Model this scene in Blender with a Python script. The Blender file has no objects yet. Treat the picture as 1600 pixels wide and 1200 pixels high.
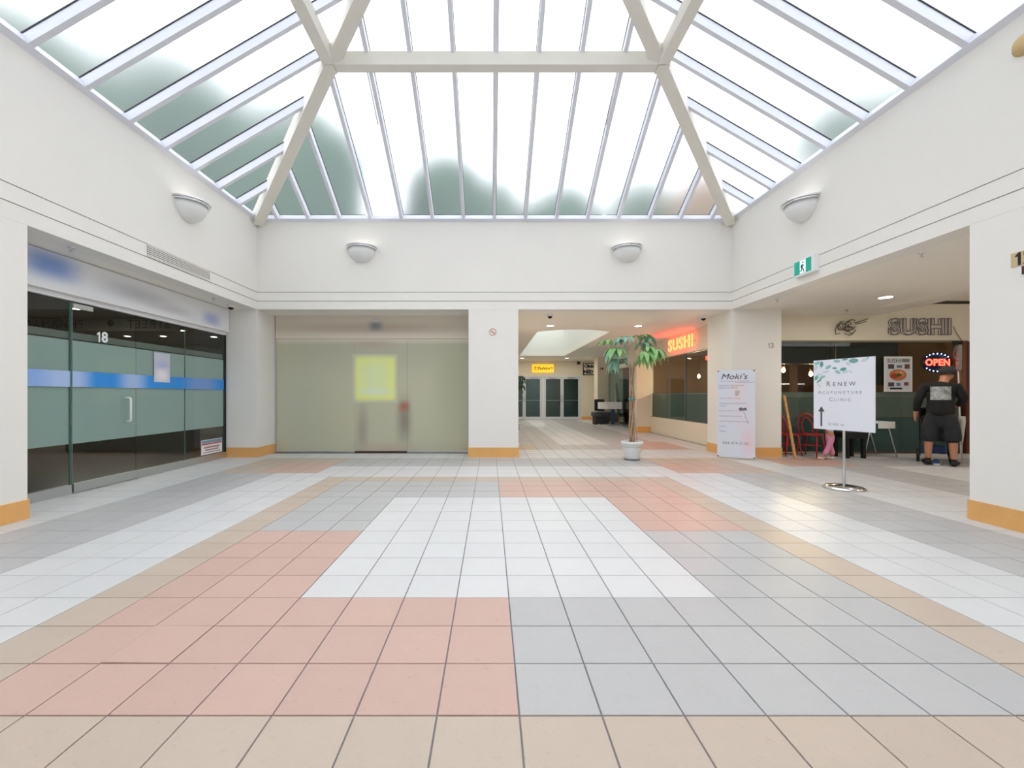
import bpy, bmesh, math, random
from mathutils import Vector, Matrix, noise
PI = math.pi
R = math.radians
C = bpy.context.scene.collection
SC = bpy.context.scene
# ------------------------------------------------------------------ camera, sky, exposure
FPX, PX, PY, CH = 664.4, 766.5, 616.9, 1.2823          # focal length and vanishing point in pixels of the 1600x1200 frame, eye height in metres
cam_data = bpy.data.cameras.new('camera'); cam = bpy.data.objects.new('camera', cam_data); C.objects.link(cam)
cam.location = (0, 0, CH); cam.rotation_euler = (PI/2, 0, 0)
cam_data.sensor_width = 36; cam_data.lens = 36*FPX/1600
cam_data.shift_x = (800-PX)/1600; cam_data.shift_y = (PY-600)/1600
cam_data.clip_start = 0.02; cam_data.clip_end = 300
SC.camera = cam
world = bpy.data.worlds.new('overcast'); SC.world = world; world.use_nodes = True
world.node_tree.nodes['Background'].inputs[0].default_value = (0.965, 0.98, 1.0, 1)
world.node_tree.nodes['Background'].inputs[1].default_value = 1.0
SC.view_settings.view_transform = 'Standard'; SC.view_settings.look = 'None'
SC.view_settings.gamma = 1; SC.view_settings.use_curve_mapping = False
SC.view_settings.exposure = 1.44
cy = SC.cycles
cy.use_denoising = True; cy.max_bounces = 12; cy.diffuse_bounces = 6; cy.glossy_bounces = 4
cy.transmission_bounces = 8; cy.transparent_max_bounces = 16; cy.sample_clamp_indirect = 8
# ------------------------------------------------------------------ material helpers
def lin(c):
    c = c/255
    return c/12.92 if c <= 0.04045 else ((c+0.055)/1.055)**2.4
def rgb(r, g, b): return (lin(r), lin(g), lin(b), 1)
MATS = {}
def mat(name, col, rough=0.5, metal=0.0, emit=0.0, ecol=None, mottle=0.0, scale=8.0, bump=0.0, bscale=60.0, spec=0.5, trans=0.0, ior=1.45, coat=0.0):
    if name in MATS: return MATS[name]
    m = bpy.data.materials.new(name); m.use_nodes = True; MATS[name] = m
    nt = m.node_tree; b = nt.nodes['Principled BSDF']
    b.inputs['Base Color'].default_value = col; b.inputs['Roughness'].default_value = rough; b.inputs['Metallic'].default_value = metal
    b.inputs['Specular IOR Level'].default_value = spec; b.inputs['IOR'].default_value = ior
    if trans: b.inputs['Transmission Weight'].default_value = trans
    if coat: b.inputs['Coat Weight'].default_value = coat
    if emit:
        b.inputs['Emission Color'].default_value = ecol or col; b.inputs['Emission Strength'].default_value = emit
    if mottle or bump:
        g = nt.nodes.new('ShaderNodeNewGeometry')
    if mottle:
        n = nt.nodes.new('ShaderNodeTexNoise'); n.inputs['Scale'].default_value = scale; n.inputs['Detail'].default_value = 5; n.inputs['Roughness'].default_value = 0.62
        nt.links.new(g.outputs['Position'], n.inputs['Vector'])
        h = nt.nodes.new('ShaderNodeHueSaturation'); h.inputs['Color'].default_value = col
        mr = nt.nodes.new('ShaderNodeMapRange'); mr.inputs[1].default_value = 0.3; mr.inputs[2].default_value = 0.7
        mr.inputs[3].default_value = 1-mottle; mr.inputs[4].default_value = 1+mottle
        nt.links.new(n.outputs['Fac'], mr.inputs[0]); nt.links.new(mr.outputs[0], h.inputs['Value']); nt.links.new(h.outputs[0], b.inputs['Base Color'])
    if bump:
        n2 = nt.nodes.new('ShaderNodeTexNoise'); n2.inputs['Scale'].default_value = bscale; n2.inputs['Detail'].default_value = 3
        nt.links.new(g.outputs['Position'], n2.inputs['Vector'])
        bp = nt.nodes.new('ShaderNodeBump'); bp.inputs['Strength'].default_value = bump; bp.inputs['Distance'].default_value = 0.004
        nt.links.new(n2.outputs['Fac'], bp.inputs['Height']); nt.links.new(bp.outputs[0], b.inputs['Normal'])
    return m
def print_mat(name, base, spots, rough=0.5):
    """Flat print with soft-edged patches: spots = (centre, radii, colour, softness 0..1)."""
    m = mat(name, base, rough); nt = m.node_tree; b = nt.nodes['Principled BSDF']
    g = nt.nodes.new('ShaderNodeNewGeometry'); prev = None
    for c, r, col, soft in spots:
        s = nt.nodes.new('ShaderNodeVectorMath'); s.operation = 'SUBTRACT'; s.inputs[1].default_value = c
        d = nt.nodes.new('ShaderNodeVectorMath'); d.operation = 'DIVIDE'; d.inputs[1].default_value = r
        a = nt.nodes.new('ShaderNodeVectorMath'); a.operation = 'ABSOLUTE'
        x = nt.nodes.new('ShaderNodeSeparateXYZ')
        nt.links.new(g.outputs['Position'], s.inputs[0]); nt.links.new(s.outputs[0], d.inputs[0]); nt.links.new(d.outputs[0], a.inputs[0]); nt.links.new(a.outputs[0], x.inputs[0])
        fac = None
        for k in range(3):                              # product of three smooth edges: a rounded box
            mr = nt.nodes.new('ShaderNodeMapRange'); mr.interpolation_type = 'SMOOTHSTEP'
            mr.inputs[1].default_value = 1-soft; mr.inputs[2].default_value = 1+soft; mr.inputs[3].default_value = 1; mr.inputs[4].default_value = 0
            nt.links.new(x.outputs[k], mr.inputs[0])
            if fac is None: fac = mr.outputs[0]
            else:
                mu = nt.nodes.new('ShaderNodeMath'); mu.operation = 'MULTIPLY'
                nt.links.new(fac, mu.inputs[0]); nt.links.new(mr.outputs[0], mu.inputs[1]); fac = mu.outputs[0]
        mx = nt.nodes.new('ShaderNodeMix'); mx.data_type = 'RGBA'
        mx.inputs['B'].default_value = col
        if prev is None: mx.inputs['A'].default_value = base
        else: nt.links.new(prev, mx.inputs['A'])
        nt.links.new(fac, mx.inputs['Factor']); prev = mx.outputs['Result']
    if prev: nt.links.new(prev, b.inputs['Base Color'])
    return m
def glass_mat(name, tint, gloss=1.0, rough=0.0):
    m = bpy.data.materials.new(name); m.use_nodes = True; MATS[name] = m; nt = m.node_tree
    nt.nodes.clear(); o = nt.nodes.new('ShaderNodeOutputMaterial')
    t = nt.nodes.new('ShaderNodeBsdfTransparent'); t.inputs[0].default_value = tint
    g = nt.nodes.new('ShaderNodeBsdfGlossy'); g.inputs['Roughness'].default_value = rough; g.inputs['Color'].default_value = (gloss, gloss, gloss, 1)
    f = nt.nodes.new('ShaderNodeFresnel'); f.inputs[0].default_value = 1.5
    x = nt.nodes.new('ShaderNodeMixShader')
    ge = nt.nodes.new('ShaderNodeNewGeometry'); mm = nt.nodes.new('ShaderNodeMath'); mm.operation = 'MULTIPLY'      # only the outer face of a pane reflects
    iv = nt.nodes.new('ShaderNodeMath'); iv.operation = 'SUBTRACT'; iv.inputs[0].default_value = 1.0
    nt.links.new(ge.outputs['Backfacing'], iv.inputs[1]); nt.links.new(iv.outputs[0], mm.inputs[0]); nt.links.new(f.outputs[0], mm.inputs[1])
    nt.links.new(mm.outputs[0], x.inputs[0]); nt.links.new(t.outputs[0], x.inputs[1]); nt.links.new(g.outputs[0], x.inputs[2]); nt.links.new(x.outputs[0], o.inputs[0])
    return m
def film_mat(name, col, clear=0.15, transl=0.35):
    m = bpy.data.materials.new(name); m.use_nodes = True; MATS[name] = m; nt = m.node_tree
    nt.nodes.clear(); o = nt.nodes.new('ShaderNodeOutputMaterial')
    t = nt.nodes.new('ShaderNodeBsdfTransparent'); d = nt.nodes.new('ShaderNodeBsdfDiffuse'); l = nt.nodes.new('ShaderNodeBsdfTranslucent')
    d.inputs[0].default_value = col; l.inputs[0].default_value = col
    x = nt.nodes.new('ShaderNodeMixShader'); x.inputs[0].default_value = transl
    y = nt.nodes.new('ShaderNodeMixShader'); y.inputs[0].default_value = clear
    nt.links.new(d.outputs[0], x.inputs[1]); nt.links.new(l.outputs[0], x.inputs[2])
    nt.links.new(x.outputs[0], y.inputs[1]); nt.links.new(t.outputs[0], y.inputs[2]); nt.links.new(y.outputs[0], o.inputs[0])
    return m
def tile_mat(name, col, fleck):
    m = bpy.data.materials.new(name); m.use_nodes = True; MATS[name] = m; nt = m.node_tree; b = nt.nodes['Principled BSDF']
    b.inputs['Roughness'].default_value = 0.42; b.inputs['Specular IOR Level'].default_value = 0.35
    g = nt.nodes.new('ShaderNodeNewGeometry')
    n = nt.nodes.new('ShaderNodeTexNoise'); n.inputs['Scale'].default_value = 9; n.inputs['Detail'].default_value = 8; n.inputs['Roughness'].default_value = 0.7
    n2 = nt.nodes.new('ShaderNodeTexNoise'); n2.inputs['Scale'].default_value = 38; n2.inputs['Detail'].default_value = 4; n2.inputs['Distortion'].default_value = 1.5
    sn = nt.nodes.new('ShaderNodeVectorMath'); sn.operation = 'SNAP'; sn.inputs[1].default_value = (TS, TS, 10)
    of = nt.nodes.new('ShaderNodeVectorMath'); of.operation = 'SUBTRACT'; of.inputs[1].default_value = (TX0, TY0, -5)
    wn = nt.nodes.new('ShaderNodeTexWhiteNoise')
    nt.links.new(g.outputs['Position'], of.inputs[0]); nt.links.new(of.outputs[0], sn.inputs[0]); nt.links.new(sn.outputs[0], wn.inputs['Vector'])
    for q in (n, n2): nt.links.new(g.outputs['Position'], q.inputs['Vector'])
    a = nt.nodes.new('ShaderNodeMath'); a.operation = 'MULTIPLY_ADD'; a.inputs[1].default_value = 0.10; a.inputs[2].default_value = 0.92
    nt.links.new(n.outputs['Fac'], a.inputs[0])
    a2 = nt.nodes.new('ShaderNodeMath'); a2.operation = 'MULTIPLY_ADD'; a2.inputs[1].default_value = 0.05
    nt.links.new(wn.outputs['Value'], a2.inputs[0]); nt.links.new(a.outputs[0], a2.inputs[2])
    h = nt.nodes.new('ShaderNodeHueSaturation'); h.inputs['Color'].default_value = col; nt.links.new(a2.outputs[0], h.inputs['Value'])
    mr = nt.nodes.new('ShaderNodeMapRange'); mr.inputs[1].default_value = 0.60; mr.inputs[2].default_value = 0.72; mr.inputs[3].default_value = 0; mr.inputs[4].default_value = fleck
    nt.links.new(n2.outputs['Fac'], mr.inputs[0])
    mx = nt.nodes.new('ShaderNodeMix'); mx.data_type = 'RGBA'; mx.inputs['B'].default_value = (col[0]*0.6, col[1]*0.55, col[2]*0.5, 1)
    nt.links.new(mr.outputs[0], mx.inputs['Factor']); nt.links.new(h.outputs[0], mx.inputs['A']); nt.links.new(mx.outputs['Result'], b.inputs['Base Color'])
    return m
# ------------------------------------------------------------------ geometry helpers
def frame(o, right, up=(0, 0, 1)):
    r = Vector(right).normalized(); u = Vector(up).normalized(); n = r.cross(u)
    return Matrix(((r.x, u.x, n.x, o[0]), (r.y, u.y, n.y, o[1]), (r.z, u.z, n.z, o[2]), (0, 0, 0, 1)))
I4 = Matrix.Identity(4)
def box(bm, x0, x1, y0, y1, z0, z1, M=None, mi=0):
    vs = [bm.verts.new(Vector((x, y, z)) if M is None else M @ Vector((x, y, z))) for z in (z0, z1) for y in (y0, y1) for x in (x0, x1)]
    for f in ((0, 2, 3, 1), (4, 5, 7, 6), (0, 1, 5, 4), (2, 6, 7, 3), (0, 4, 6, 2), (1, 3, 7, 5)):
        fc = bm.faces.new([vs[i] for i in f]); fc.material_index = mi
    return bm
def boxes(*bs):
    bm = bmesh.new()
    for b in bs: box(bm, *b)
    return bm
def rbox(x0, x1, y0, y1, z0, z1, r=0.01, seg=2, M=None):
    bm = boxes((x0, x1, y0, y1, z0, z1))
    bmesh.ops.bevel(bm, geom=bm.edges[:], offset=r, segments=seg, affect='EDGES', profile=0.5)
    if M is not None: bm.transform(M)
    return bm
def bar(bm, p, q, w, h, up=(0, 0, 1)):
    """Square bar from p to q, w across, h along up."""
    p = Vector(p); q = Vector(q); d = (q-p).normalized(); s = d.cross(Vector(up)).normalized(); u = s.cross(d)
    vs = [bm.verts.new(e+s*a*w/2+u*b*h/2) for e in (p, q) for a, b in ((-1, -1), (1, -1), (1, 1), (-1, 1))]
    for f in ((3, 2, 1, 0), (4, 5, 6, 7), (0, 1, 5, 4), (1, 2, 6, 5), (2, 3, 7, 6), (3, 0, 4, 7)): bm.faces.new([vs[i] for i in f])
    return bm
def tube(bm, pts, rad, n=8, closed=False):
    pts = [Vector(p) for p in pts]; N = len(pts); rings = []
    rads = rad if isinstance(rad, (list, tuple)) else [rad]*N
    prev = None
    for i, p in enumerate(pts):
        a = pts[(i-1) % N] if (closed or i > 0) else p; b = pts[(i+1) % N] if (closed or i < N-1) else p
        d = (b-a).normalized()
        if prev is None:
            s = d.cross(Vector((0, 0, 1)))
            if s.length < 1e-3: s = d.cross(Vector((1, 0, 0)))
        else: s = prev-d*prev.dot(d)
        s.normalize(); prev = s; u = d.cross(s)
        rings.append([bm.verts.new(p+(s*math.cos(t)+u*math.sin(t))*rads[i]) for t in (2*PI*k/n for k in range(n))])
    for i in range(N if closed else N-1):
        A, B = rings[i], rings[(i+1) % N]
        for k in range(n):
            f = bm.faces.new((A[k], A[(k+1) % n], B[(k+1) % n], B[k])); f.smooth = True
    if not closed:
        bm.faces.new(rings[0][::-1]); bm.faces.new(rings[-1])
    return bm
def lathe(bm, prof, n=24, M=None, a0=0.0, a1=2*PI, smooth=True):
    full = abs(a1-a0-2*PI) < 1e-6; cols = n if full else n+1; rings = []
    for k in range(cols):
        t = a0+(a1-a0)*k/n
        rings.append([bm.verts.new((M or I4) @ Vector((r*math.cos(t), r*math.sin(t), z))) for r, z in prof])
    for k in range(n):
        A, B = rings[k], rings[(k+1) % cols]
        for i in range(len(prof)-1):
            try:
                f = bm.faces.new((A[i], B[i], B[i+1], A[i+1])); f.smooth = smooth
            except ValueError: pass
    bmesh.ops.remove_doubles(bm, verts=bm.verts[:], dist=1e-5)
    return bm
def prism(bm, pts, thick, M=None, mi=0):
    """Polygon in local xy, thick along local z."""
    M = M or I4
    a = [bm.verts.new(M @ Vector((x, y, 0))) for x, y in pts]; b = [bm.verts.new(M @ Vector((x, y, thick))) for x, y in pts]
    n = len(pts)
    for f in [a[::-1], b]+[[a[i], a[(i+1) % n], b[(i+1) % n], b[i]] for i in range(n)]:
        fc = bm.faces.new(f); fc.material_index = mi
    return bm
WM = {}
def link(o, parent):
    C.objects.link(o)
    if parent is not None: o.parent = parent
    WM[o] = WM[parent] if parent is not None else I4
    return o
def obj(name, bm, m, parent=None, flip=True):
    """One mesh object from a bmesh in world coordinates."""
    if parent is not None: bm.transform(WM[parent].inverted())
    if flip: bmesh.ops.recalc_face_normals(bm, faces=bm.faces[:])
    me = bpy.data.meshes.new(name); bm.to_mesh(me); bm.free()
    for q in (m if isinstance(m, (list, tuple)) else [m]): me.materials.append(q)
    return link(bpy.data.objects.new(name, me), parent)
def tag(o, label=None, cat=None, group=None, kind=None):
    if label: o['label'] = label
    if cat: o['category'] = cat
    if group: o['group'] = group
    if kind: o['kind'] = kind
    return o
def thing(name, label, cat, loc, group=None, rz=0.0, kind=None):
    o = bpy.data.objects.new(name, None); C.objects.link(o); o.empty_display_size = 0.1
    o.location = loc; o.rotation_euler = (0, 0, rz); WM[o] = Matrix.Translation(Vector(loc)) @ Matrix.Rotation(rz, 4, 'Z')
    return tag(o, label, cat, group, kind)
def struct(name, bm, m, label=None):
    return tag(obj(name, bm, m), label, None, None, 'structure')
def baked(o):
    """Mesh of an object with its modifiers or curve evaluated; the source is removed."""
    bpy.context.view_layer.update()
    me = bpy.data.meshes.new_from_object(o.evaluated_get(bpy.context.evaluated_depsgraph_get()))
    d = o.data; bpy.data.objects.remove(o)
    (bpy.data.meshes if isinstance(d, bpy.types.Mesh) else bpy.data.curves).remove(d)
    return me
def text(name, s, size, M, m, parent=None, align='CENTER', ext=0.002, bold=0.0, shear=0.0, space=1.0, sx=1.0, outline=0.0, mirror=False):
    cu = bpy.data.curves.new('t', 'FONT'); cu.body = s; cu.size = size; cu.align_x = align; cu.align_y = 'CENTER'; cu.space_character = space
    cu.shear = shear; cu.resolution_u = 3
    if outline: cu.fill_mode = 'NONE'; cu.bevel_depth = outline; cu.bevel_resolution = 1; cu.offset = bold
    else: cu.extrude = ext; cu.offset = bold
    o = bpy.data.objects.new('t', cu); C.objects.link(o); me = baked(o)
    bm = bmesh.new(); bm.from_mesh(me); bpy.data.meshes.remove(me)
    bm.transform(Matrix.Diagonal((-sx if mirror else sx, 1, 1, 1))); bm.transform(M)
    return obj(name, bm, m, parent)
def number(name, s, size, M, m, parent=None, ext=0.003):
    """Numerals on one line; the 1 is drawn with its flag."""
    h = size*0.70; w = h*0.17
    bm = bmesh.new(); prism(bm, [(-w/2, -h/2), (w/2, -h/2), (w/2, h/2), (-w/4, h/2), (-h*0.28, h*0.26), (-h*0.22, h*0.17), (-w/2, h*0.27)], ext, M @ Matrix.Translation((-size*0.28, 0, 0)))
    a = obj(name, bm, m, parent)
    b = text(name, s[1:], size, M @ Matrix.Translation((size*0.14, 0, 0)), m, parent, ext=ext/2, bold=size*0.03)
    return a, b
def skin(name, verts, edges, rads, m, parent, sub=2, root=0):
    me = bpy.data.meshes.new('s'); me.from_pydata([Vector(v) for v in verts], edges, [])
    o = bpy.data.objects.new('s', me); C.objects.link(o)
    o.modifiers.new('Skin', 'SKIN').use_smooth_shade = True
    for i, r in enumerate(rads):
        d = me.skin_vertices[0].data[i]; d.radius = r if isinstance(r, tuple) else (r, r); d.use_root = (i == root)
    s = o.modifiers.new('Sub', 'SUBSURF'); s.levels = sub; s.render_levels = sub
    me2 = baked(o); bm = bmesh.new(); bm.from_mesh(me2); bpy.data.meshes.remove(me2)
    for f in bm.faces: f.smooth = True
    return obj(name, bm, m, parent, flip=False)
def px(x, y, Y): return Vector(((x-PX)*Y/FPX, Y, CH-(y-PY)*Y/FPX))
# ------------------------------------------------------------------ dimensions (metres)
TS = 0.33; TX0, TY0 = 0.1156, 1.7009                    # floor tile and the grid's origin
XL, XR, YB, YF = -4.79, 4.95, 8.72, -1.20                # the atrium's four planes
XC, YC = 0.08, 3.76
ZS, ZG1, ZG2, Z0 = 3.035, 3.205, 3.388, 4.83             # soffit, two wall grooves, skylight sill
XSL = -5.44                                              # left shop front
YSB = 9.45                                               # frosted shop front at the back
YSR = 9.30                                               # restaurant front, right
XPW = 5.45                                               # passage wall, right
YEND = 22.0
# ------------------------------------------------------------------ materials
paint = mat('wall paint', rgb(236, 234, 228), 0.65, mottle=0.012, scale=1.5, bump=0.05, bscale=90)
paint2 = mat('soffit paint', rgb(242, 238, 230), 0.7, mottle=0.01, scale=1.2)
cream = mat('cream paint', rgb(226, 218, 200), 0.65, mottle=0.015, scale=1.5)
basew = mat('tan base board', rgb(228, 174, 106), 0.45, mottle=0.05, scale=3)
alu = mat('white skylight frame', rgb(226, 229, 238), 0.4, mottle=0.01)
hipm = mat('cream steel paint', rgb(228, 225, 215), 0.5, mottle=0.02, scale=3)
gasket = mat('black gasket', rgb(38, 42, 48), 0.6)
chrome = mat('chrome', (0.78, 0.79, 0.81, 1), 0.12, 1.0)
steel = mat('brushed aluminium', (0.62, 0.63, 0.64, 1), 0.35, 1.0)
black = mat('black plastic', rgb(22, 22, 24), 0.45)
white = mat('white plastic', rgb(238, 238, 240), 0.4)
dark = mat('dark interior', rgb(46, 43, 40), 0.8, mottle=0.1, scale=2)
shopglass = glass_mat('shop glass', (0.86, 0.90, 0.88, 1), 0.95)
darkglass = glass_mat('dark shop glass', (0.80, 0.86, 0.86, 1), 0.7)
edgeglass = mat('green glass edge', rgb(110, 140, 132), 0.2)
TM = [tile_mat('white floor tile', rgb(206, 206, 205), 0.10), tile_mat('grey floor tile', rgb(180, 179, 178), 0.16),
      tile_mat('salmon floor tile', rgb(196, 165, 152), 0.22), tile_mat('beige floor tile', rgb(189, 173, 157), 0.22)]
grout = mat('grey grout', rgb(126, 124, 130), 0.85, mottle=0.08, scale=20)
# wet, hazy skylight glass
hazy = bpy.data.materials.new('hazy wet glass'); hazy.use_nodes = True
_n = hazy.node_tree; _n.nodes.clear(); _o = _n.nodes.new('ShaderNodeOutputMaterial')
_r = _n.nodes.new('ShaderNodeBsdfRefraction'); _r.inputs['IOR'].default_value = 1.25; _r.inputs['Roughness'].default_value = 0.30; _r.inputs['Color'].default_value = (0.97, 0.98, 1, 1)
_t = _n.nodes.new('ShaderNodeBsdfTranslucent'); _t.inputs[0].default_value = (0.9, 0.94, 1, 1); _m = _n.nodes.new('ShaderNodeMixShader'); _m.inputs[0].default_value = 0.06
_n.links.new(_r.outputs[0], _m.inputs[1]); _n.links.new(_t.outputs[0], _m.inputs[2]); _n.links.new(_m.outputs[0], _o.inputs[0])
# ------------------------------------------------------------------ floor and its tiles
floor = struct('floor', boxes((-13, 14, -3, 23, -0.08, -0.006)), grout, 'tiled atrium floor in white, grey, salmon and beige')
def tile_colour(i, j):
    u, v = abs(i+0.5), abs(j+0.5-7)
    if j >= 25 and i >= -2:                              # passage
        if i >= 10 and i < 14 and j < 30: return 2
        if j < 28: return 3 if i < 3 else (1 if i < 14 else 0)
        return 1 if (2 <= i < 5 or 9 <= i < 13) else 0
    if i >= 16:                                          # corridor on the right
        if i < 20 and 18 <= j < 21: return 2
        if j >= 18 and j < 21: return 1
        return 1 if 18 <= i < 21 and j < 18 else 0
    m = max(u, v)
    if m < 4: return 0
    if m < 7: return 2 if (i < 0) == (j < 7) else 1
    if m < 8: return 3
    if 9 <= u < 14 and 9 <= v < 14: return 2 if (u < 12 and v < 12) else 3
    if m < 11: return 0
    if m < 14: return 1
    return 0
def poly_area_on_screen(i, j):
    pts = []
    for a, b in ((0, 0), (1, 0), (1, 1), (0, 1)):
        X = TX0+(i+a)*TS; Y = max(TY0+(j+b)*TS, 0.3)
        pts.append((min(max(PX+FPX*X/Y, 0), 1600), min(max(PY+FPX*CH/Y, 0), 1200)))
    return abs(sum(pts[k][0]*pts[(k+1) % 4][1]-pts[(k+1) % 4][0]*pts[k][1] for k in range(4)))/2
cells = []
for i in range(-17, 42):
    for j in range(-9, 62):
        X = TX0+(i+0.5)*TS; Y = TY0+(j+0.5)*TS
        if Y > YEND: continue
        if (XSL+0.02 < X < 5.3 and YF < Y < YSB) or (0.5 < X < XPW and YSB <= Y < YEND) or (5.3 <= X < 13 and 3.3 < Y < YSR):
            hidden = (X > 5.3 and Y < 4.3) or Y < 1.0
            cells.append((0 if hidden else poly_area_on_screen(i, j), i, j))
cells.sort(reverse=True)
rnd = random.Random(4)
g = 0.0034
tile_meshes = []
for k, nm in enumerate(('white', 'grey', 'salmon', 'beige')):
    bm = bmesh.new(); h = TS/2-g
    vs = [bm.verts.new(p) for p in [(sx*h, sy*h, -0.02) for sx, sy in ((-1, -1), (1, -1), (1, 1), (-1, 1))]+[(sx*h, sy*h, -0.0015) for sx, sy in ((-1, -1), (1, -1), (1, 1), (-1, 1))]+[(sx*(h-0.0015), sy*(h-0.0015), 0) for sx, sy in ((-1, -1), (1, -1), (1, 1), (-1, 1))]]
    for a in (0, 4):
        for q in range(4): bm.faces.new((vs[a+q], vs[a+(q+1) % 4], vs[a+4+(q+1) % 4], vs[a+4+q]))
    bm.faces.new(vs[8:12])
    me = bpy.data.meshes.new(nm+'_tile'); bm.to_mesh(me); bm.free(); me.materials.append(TM[k]); tile_meshes.append(me)
far = bmesh.new()
for n, (a, i, j) in enumerate(cells):
    X = TX0+(i+0.5)*TS; Y = TY0+(j+0.5)*TS; c = tile_colour(i, j)
    if n < 300:
        o = bpy.data.objects.new('tile', tile_meshes[c]); link(o, floor); o.location = (X, Y, -rnd.random()*0.0008)
        o.rotation_euler.z = rnd.choice((0, PI/2, PI, -PI/2))
        if (i, j) == (-6, 1): o.location.z = 0.003; o.rotation_euler.x = 0.008
    else:
        h = TS/2-g; box(far, X-h, X+h, Y-h, Y+h, -0.02, -rnd.random()*0.0008, mi=c)
tag(obj('tile_field', far, TM, floor), 'smaller tiles further off', kind='stuff')
# ------------------------------------------------------------------ walls above the openings
def band_wall(name, label, xa, xb, ya, yb, side):
    """Fascia wall with two recessed grooves; side = direction of its face."""
    d = 0.014
    def inset(z0, z1, dd): 
        x0, x1, y0, y1 = xa, xb, ya, yb
        if side == '+x': x1 -= dd
        if side == '-x': x0 += dd
        if side == '-y': y0 += dd
        if side == '+y': y1 -= dd
        return (x0, x1, y0, y1, z0, z1)
    w = struct(name, boxes(inset(ZS+0.001, Z0-0.001, d)), mat('groove shadow gap', rgb(170, 168, 162), 0.8), label)
    for z0, z1 in ((ZS, ZG1-0.006), (ZG1+0.006, ZG2-0.006), (ZG2+0.006, Z0)): obj('fascia_band', boxes(inset(z0, z1, 0)), paint, w)
    return w
T = 0.30
band_wall('wall_back', 'white upper wall over the frosted shop front and passage', XL-T, XR+T, YB, YB+T, '-y')
band_wall('wall_left', 'white upper wall over the pharmacy front', XL-T, XL, YF, YB, '+x')
band_wall('wall_right', 'white upper wall with the green exit sign', XR, XR+T, YF, YB, '-x')
wf = band_wall('wall_front', 'white upper wall behind the viewer', XL-T, XR+T, YF-T, YF, '+y')
obj('lower_wall', boxes((XL-T, XR+T, YF-T, YF-0.05, 0, ZS)), paint, wf)
# ceilings (soffits)
struct('ceiling', boxes((-12.6, XL-T+0.001, -1.5, YB+T, ZS, ZS+0.2)), paint2, 'soffit over the left shop front')
struct('ceiling', boxes((XSL-7.2, 0.6, YB+T, 14.2, ZS, ZS+0.2)), paint2, 'soffit over the frosted shop front')
struct('ceiling', boxes((XR+T, 8.3, -1.5, YSR+0.02, ZS, ZS+0.2), (8.3, 13.2, -1.5, YSR+0.02, 3.62, 3.8), (8.3, 8.5, -1.5, YSR+0.02, ZS, 3.62)), paint2, 'soffit of the corridor on the right, stepping up')
bm = bmesh.new()
HX0, HX1, HY0, HY1 = 1.30, 3.32, 11.85, 19.1
box(bm, 0.3, HX0, YB+T, YEND+0.2, ZS, ZS+0.2); box(bm, HX1, XPW+0.2, YB+T, YEND+0.2, ZS, ZS+0.2); box(bm, HX0, HX1, HY1, YEND+0.2, ZS, ZS+0.2)
arc = lambda x: HY0-0.45*(1-((x-(HX0+HX1)/2)/((HX1-HX0)/2))**2)
for k in range(14):
    xa = HX0+(HX1-HX0)*k/14; xb = HX0+(HX1-HX0)*(k+1)/14
    prism(bm, [(xa, YB+T), (xb, YB+T), (xb, arc(xb)), (xa, arc(xa))], 0.2, Matrix.Translation((0, 0, ZS)))
struct('ceiling', bm, paint2, 'passage ceiling with the curved light well opening')
# light well above the passage
bm = bmesh.new(); zt = ZS+1.3
box(bm, HX0-0.1, HX0, HY0-0.5, HY1+0.1, ZS+0.2, zt); box(bm, HX1, HX1+0.1, HY0-0.5, HY1+0.1, ZS+0.2, zt); box(bm, HX0, HX1, HY1, HY1+0.1, ZS+0.2, zt)
for k in range(14):
    xa = HX0+(HX1-HX0)*k/14; xb = HX0+(HX1-HX0)*(k+1)/14
    prism(bm, [(xa, arc(xa)-0.1), (xb, arc(xb)-0.1), (xb, arc(xb)), (xa, arc(xa))], 1.1, Matrix.Translation((0, 0, ZS+0.2)))
w2 = struct('window_2', bm, paint, 'white light well in the passage ceiling')
for k in range(6):
    ya = 11.3+k*1.3
    obj('pane', boxes((HX0-0.1, HX1+0.1, ya+0.03, ya+1.27, zt, zt+0.012)), shopglass, w2)
    obj('glazing_bar', boxes((HX0-0.1, HX1+0.1, ya+1.27, ya+1.33, zt-0.03, zt+0.03)), alu, w2)
# side and rear walls that close the rooms
struct('wall_passage_left', boxes((0.47, 0.57, YSB+0.05, YEND, 0, ZS)), cream, 'left wall of the passage')
for nm, bx_ in (('lower', (XPW, XPW+0.14, 9.72, 14.5, 0, 0.545)), ('header', (XPW, XPW+0.14, 9.72, 14.5, 2.445, ZS)), ('shop_header', (XPW, XPW+0.14, 15.26, 19.79, 2.42, ZS)), ('far', (XPW, XPW+0.14, 20.5, YEND, 0, ZS))):
    struct('wall_passage_'+nm, boxes(bx_), cream, 'cream passage wall on the right')
struct('wall_passage_end', boxes((0.57, 0.80, YEND, YEND+0.15, 0, ZS), (4.70, 5.6, YEND, YEND+0.15, 0, ZS), (0.80, 4.70, YEND, YEND+0.15, 2.27, ZS)), cream, 'cream end wall around the glass exit doors')
struct('baseboard_end', boxes((4.72, XPW, YEND-0.015, YEND-0.001, 0.0, 0.16)), basew, 'tan base board on the end wall')
rw = struct('wall_restaurant', boxes((5.97, 13.0, YSR, YSR+0.12, 2.457, 3.62), (10.45, 13.0, YSR, YSR+0.12, 0, 2.457)), cream, 'cream header wall over the restaurant front')
obj('linear_diffuser', boxes((8.95, 10.6, YSR-0.02, YSR-0.001, 3.27, 3.33)), mat('dark slot', rgb(60, 56, 50), 0.7), rw)
struct('wall_corridor_near', boxes((XR+0.02, 13.2, 3.15, 3.28, 0, ZS)), paint, 'near wall of the corridor on the right')
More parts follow.
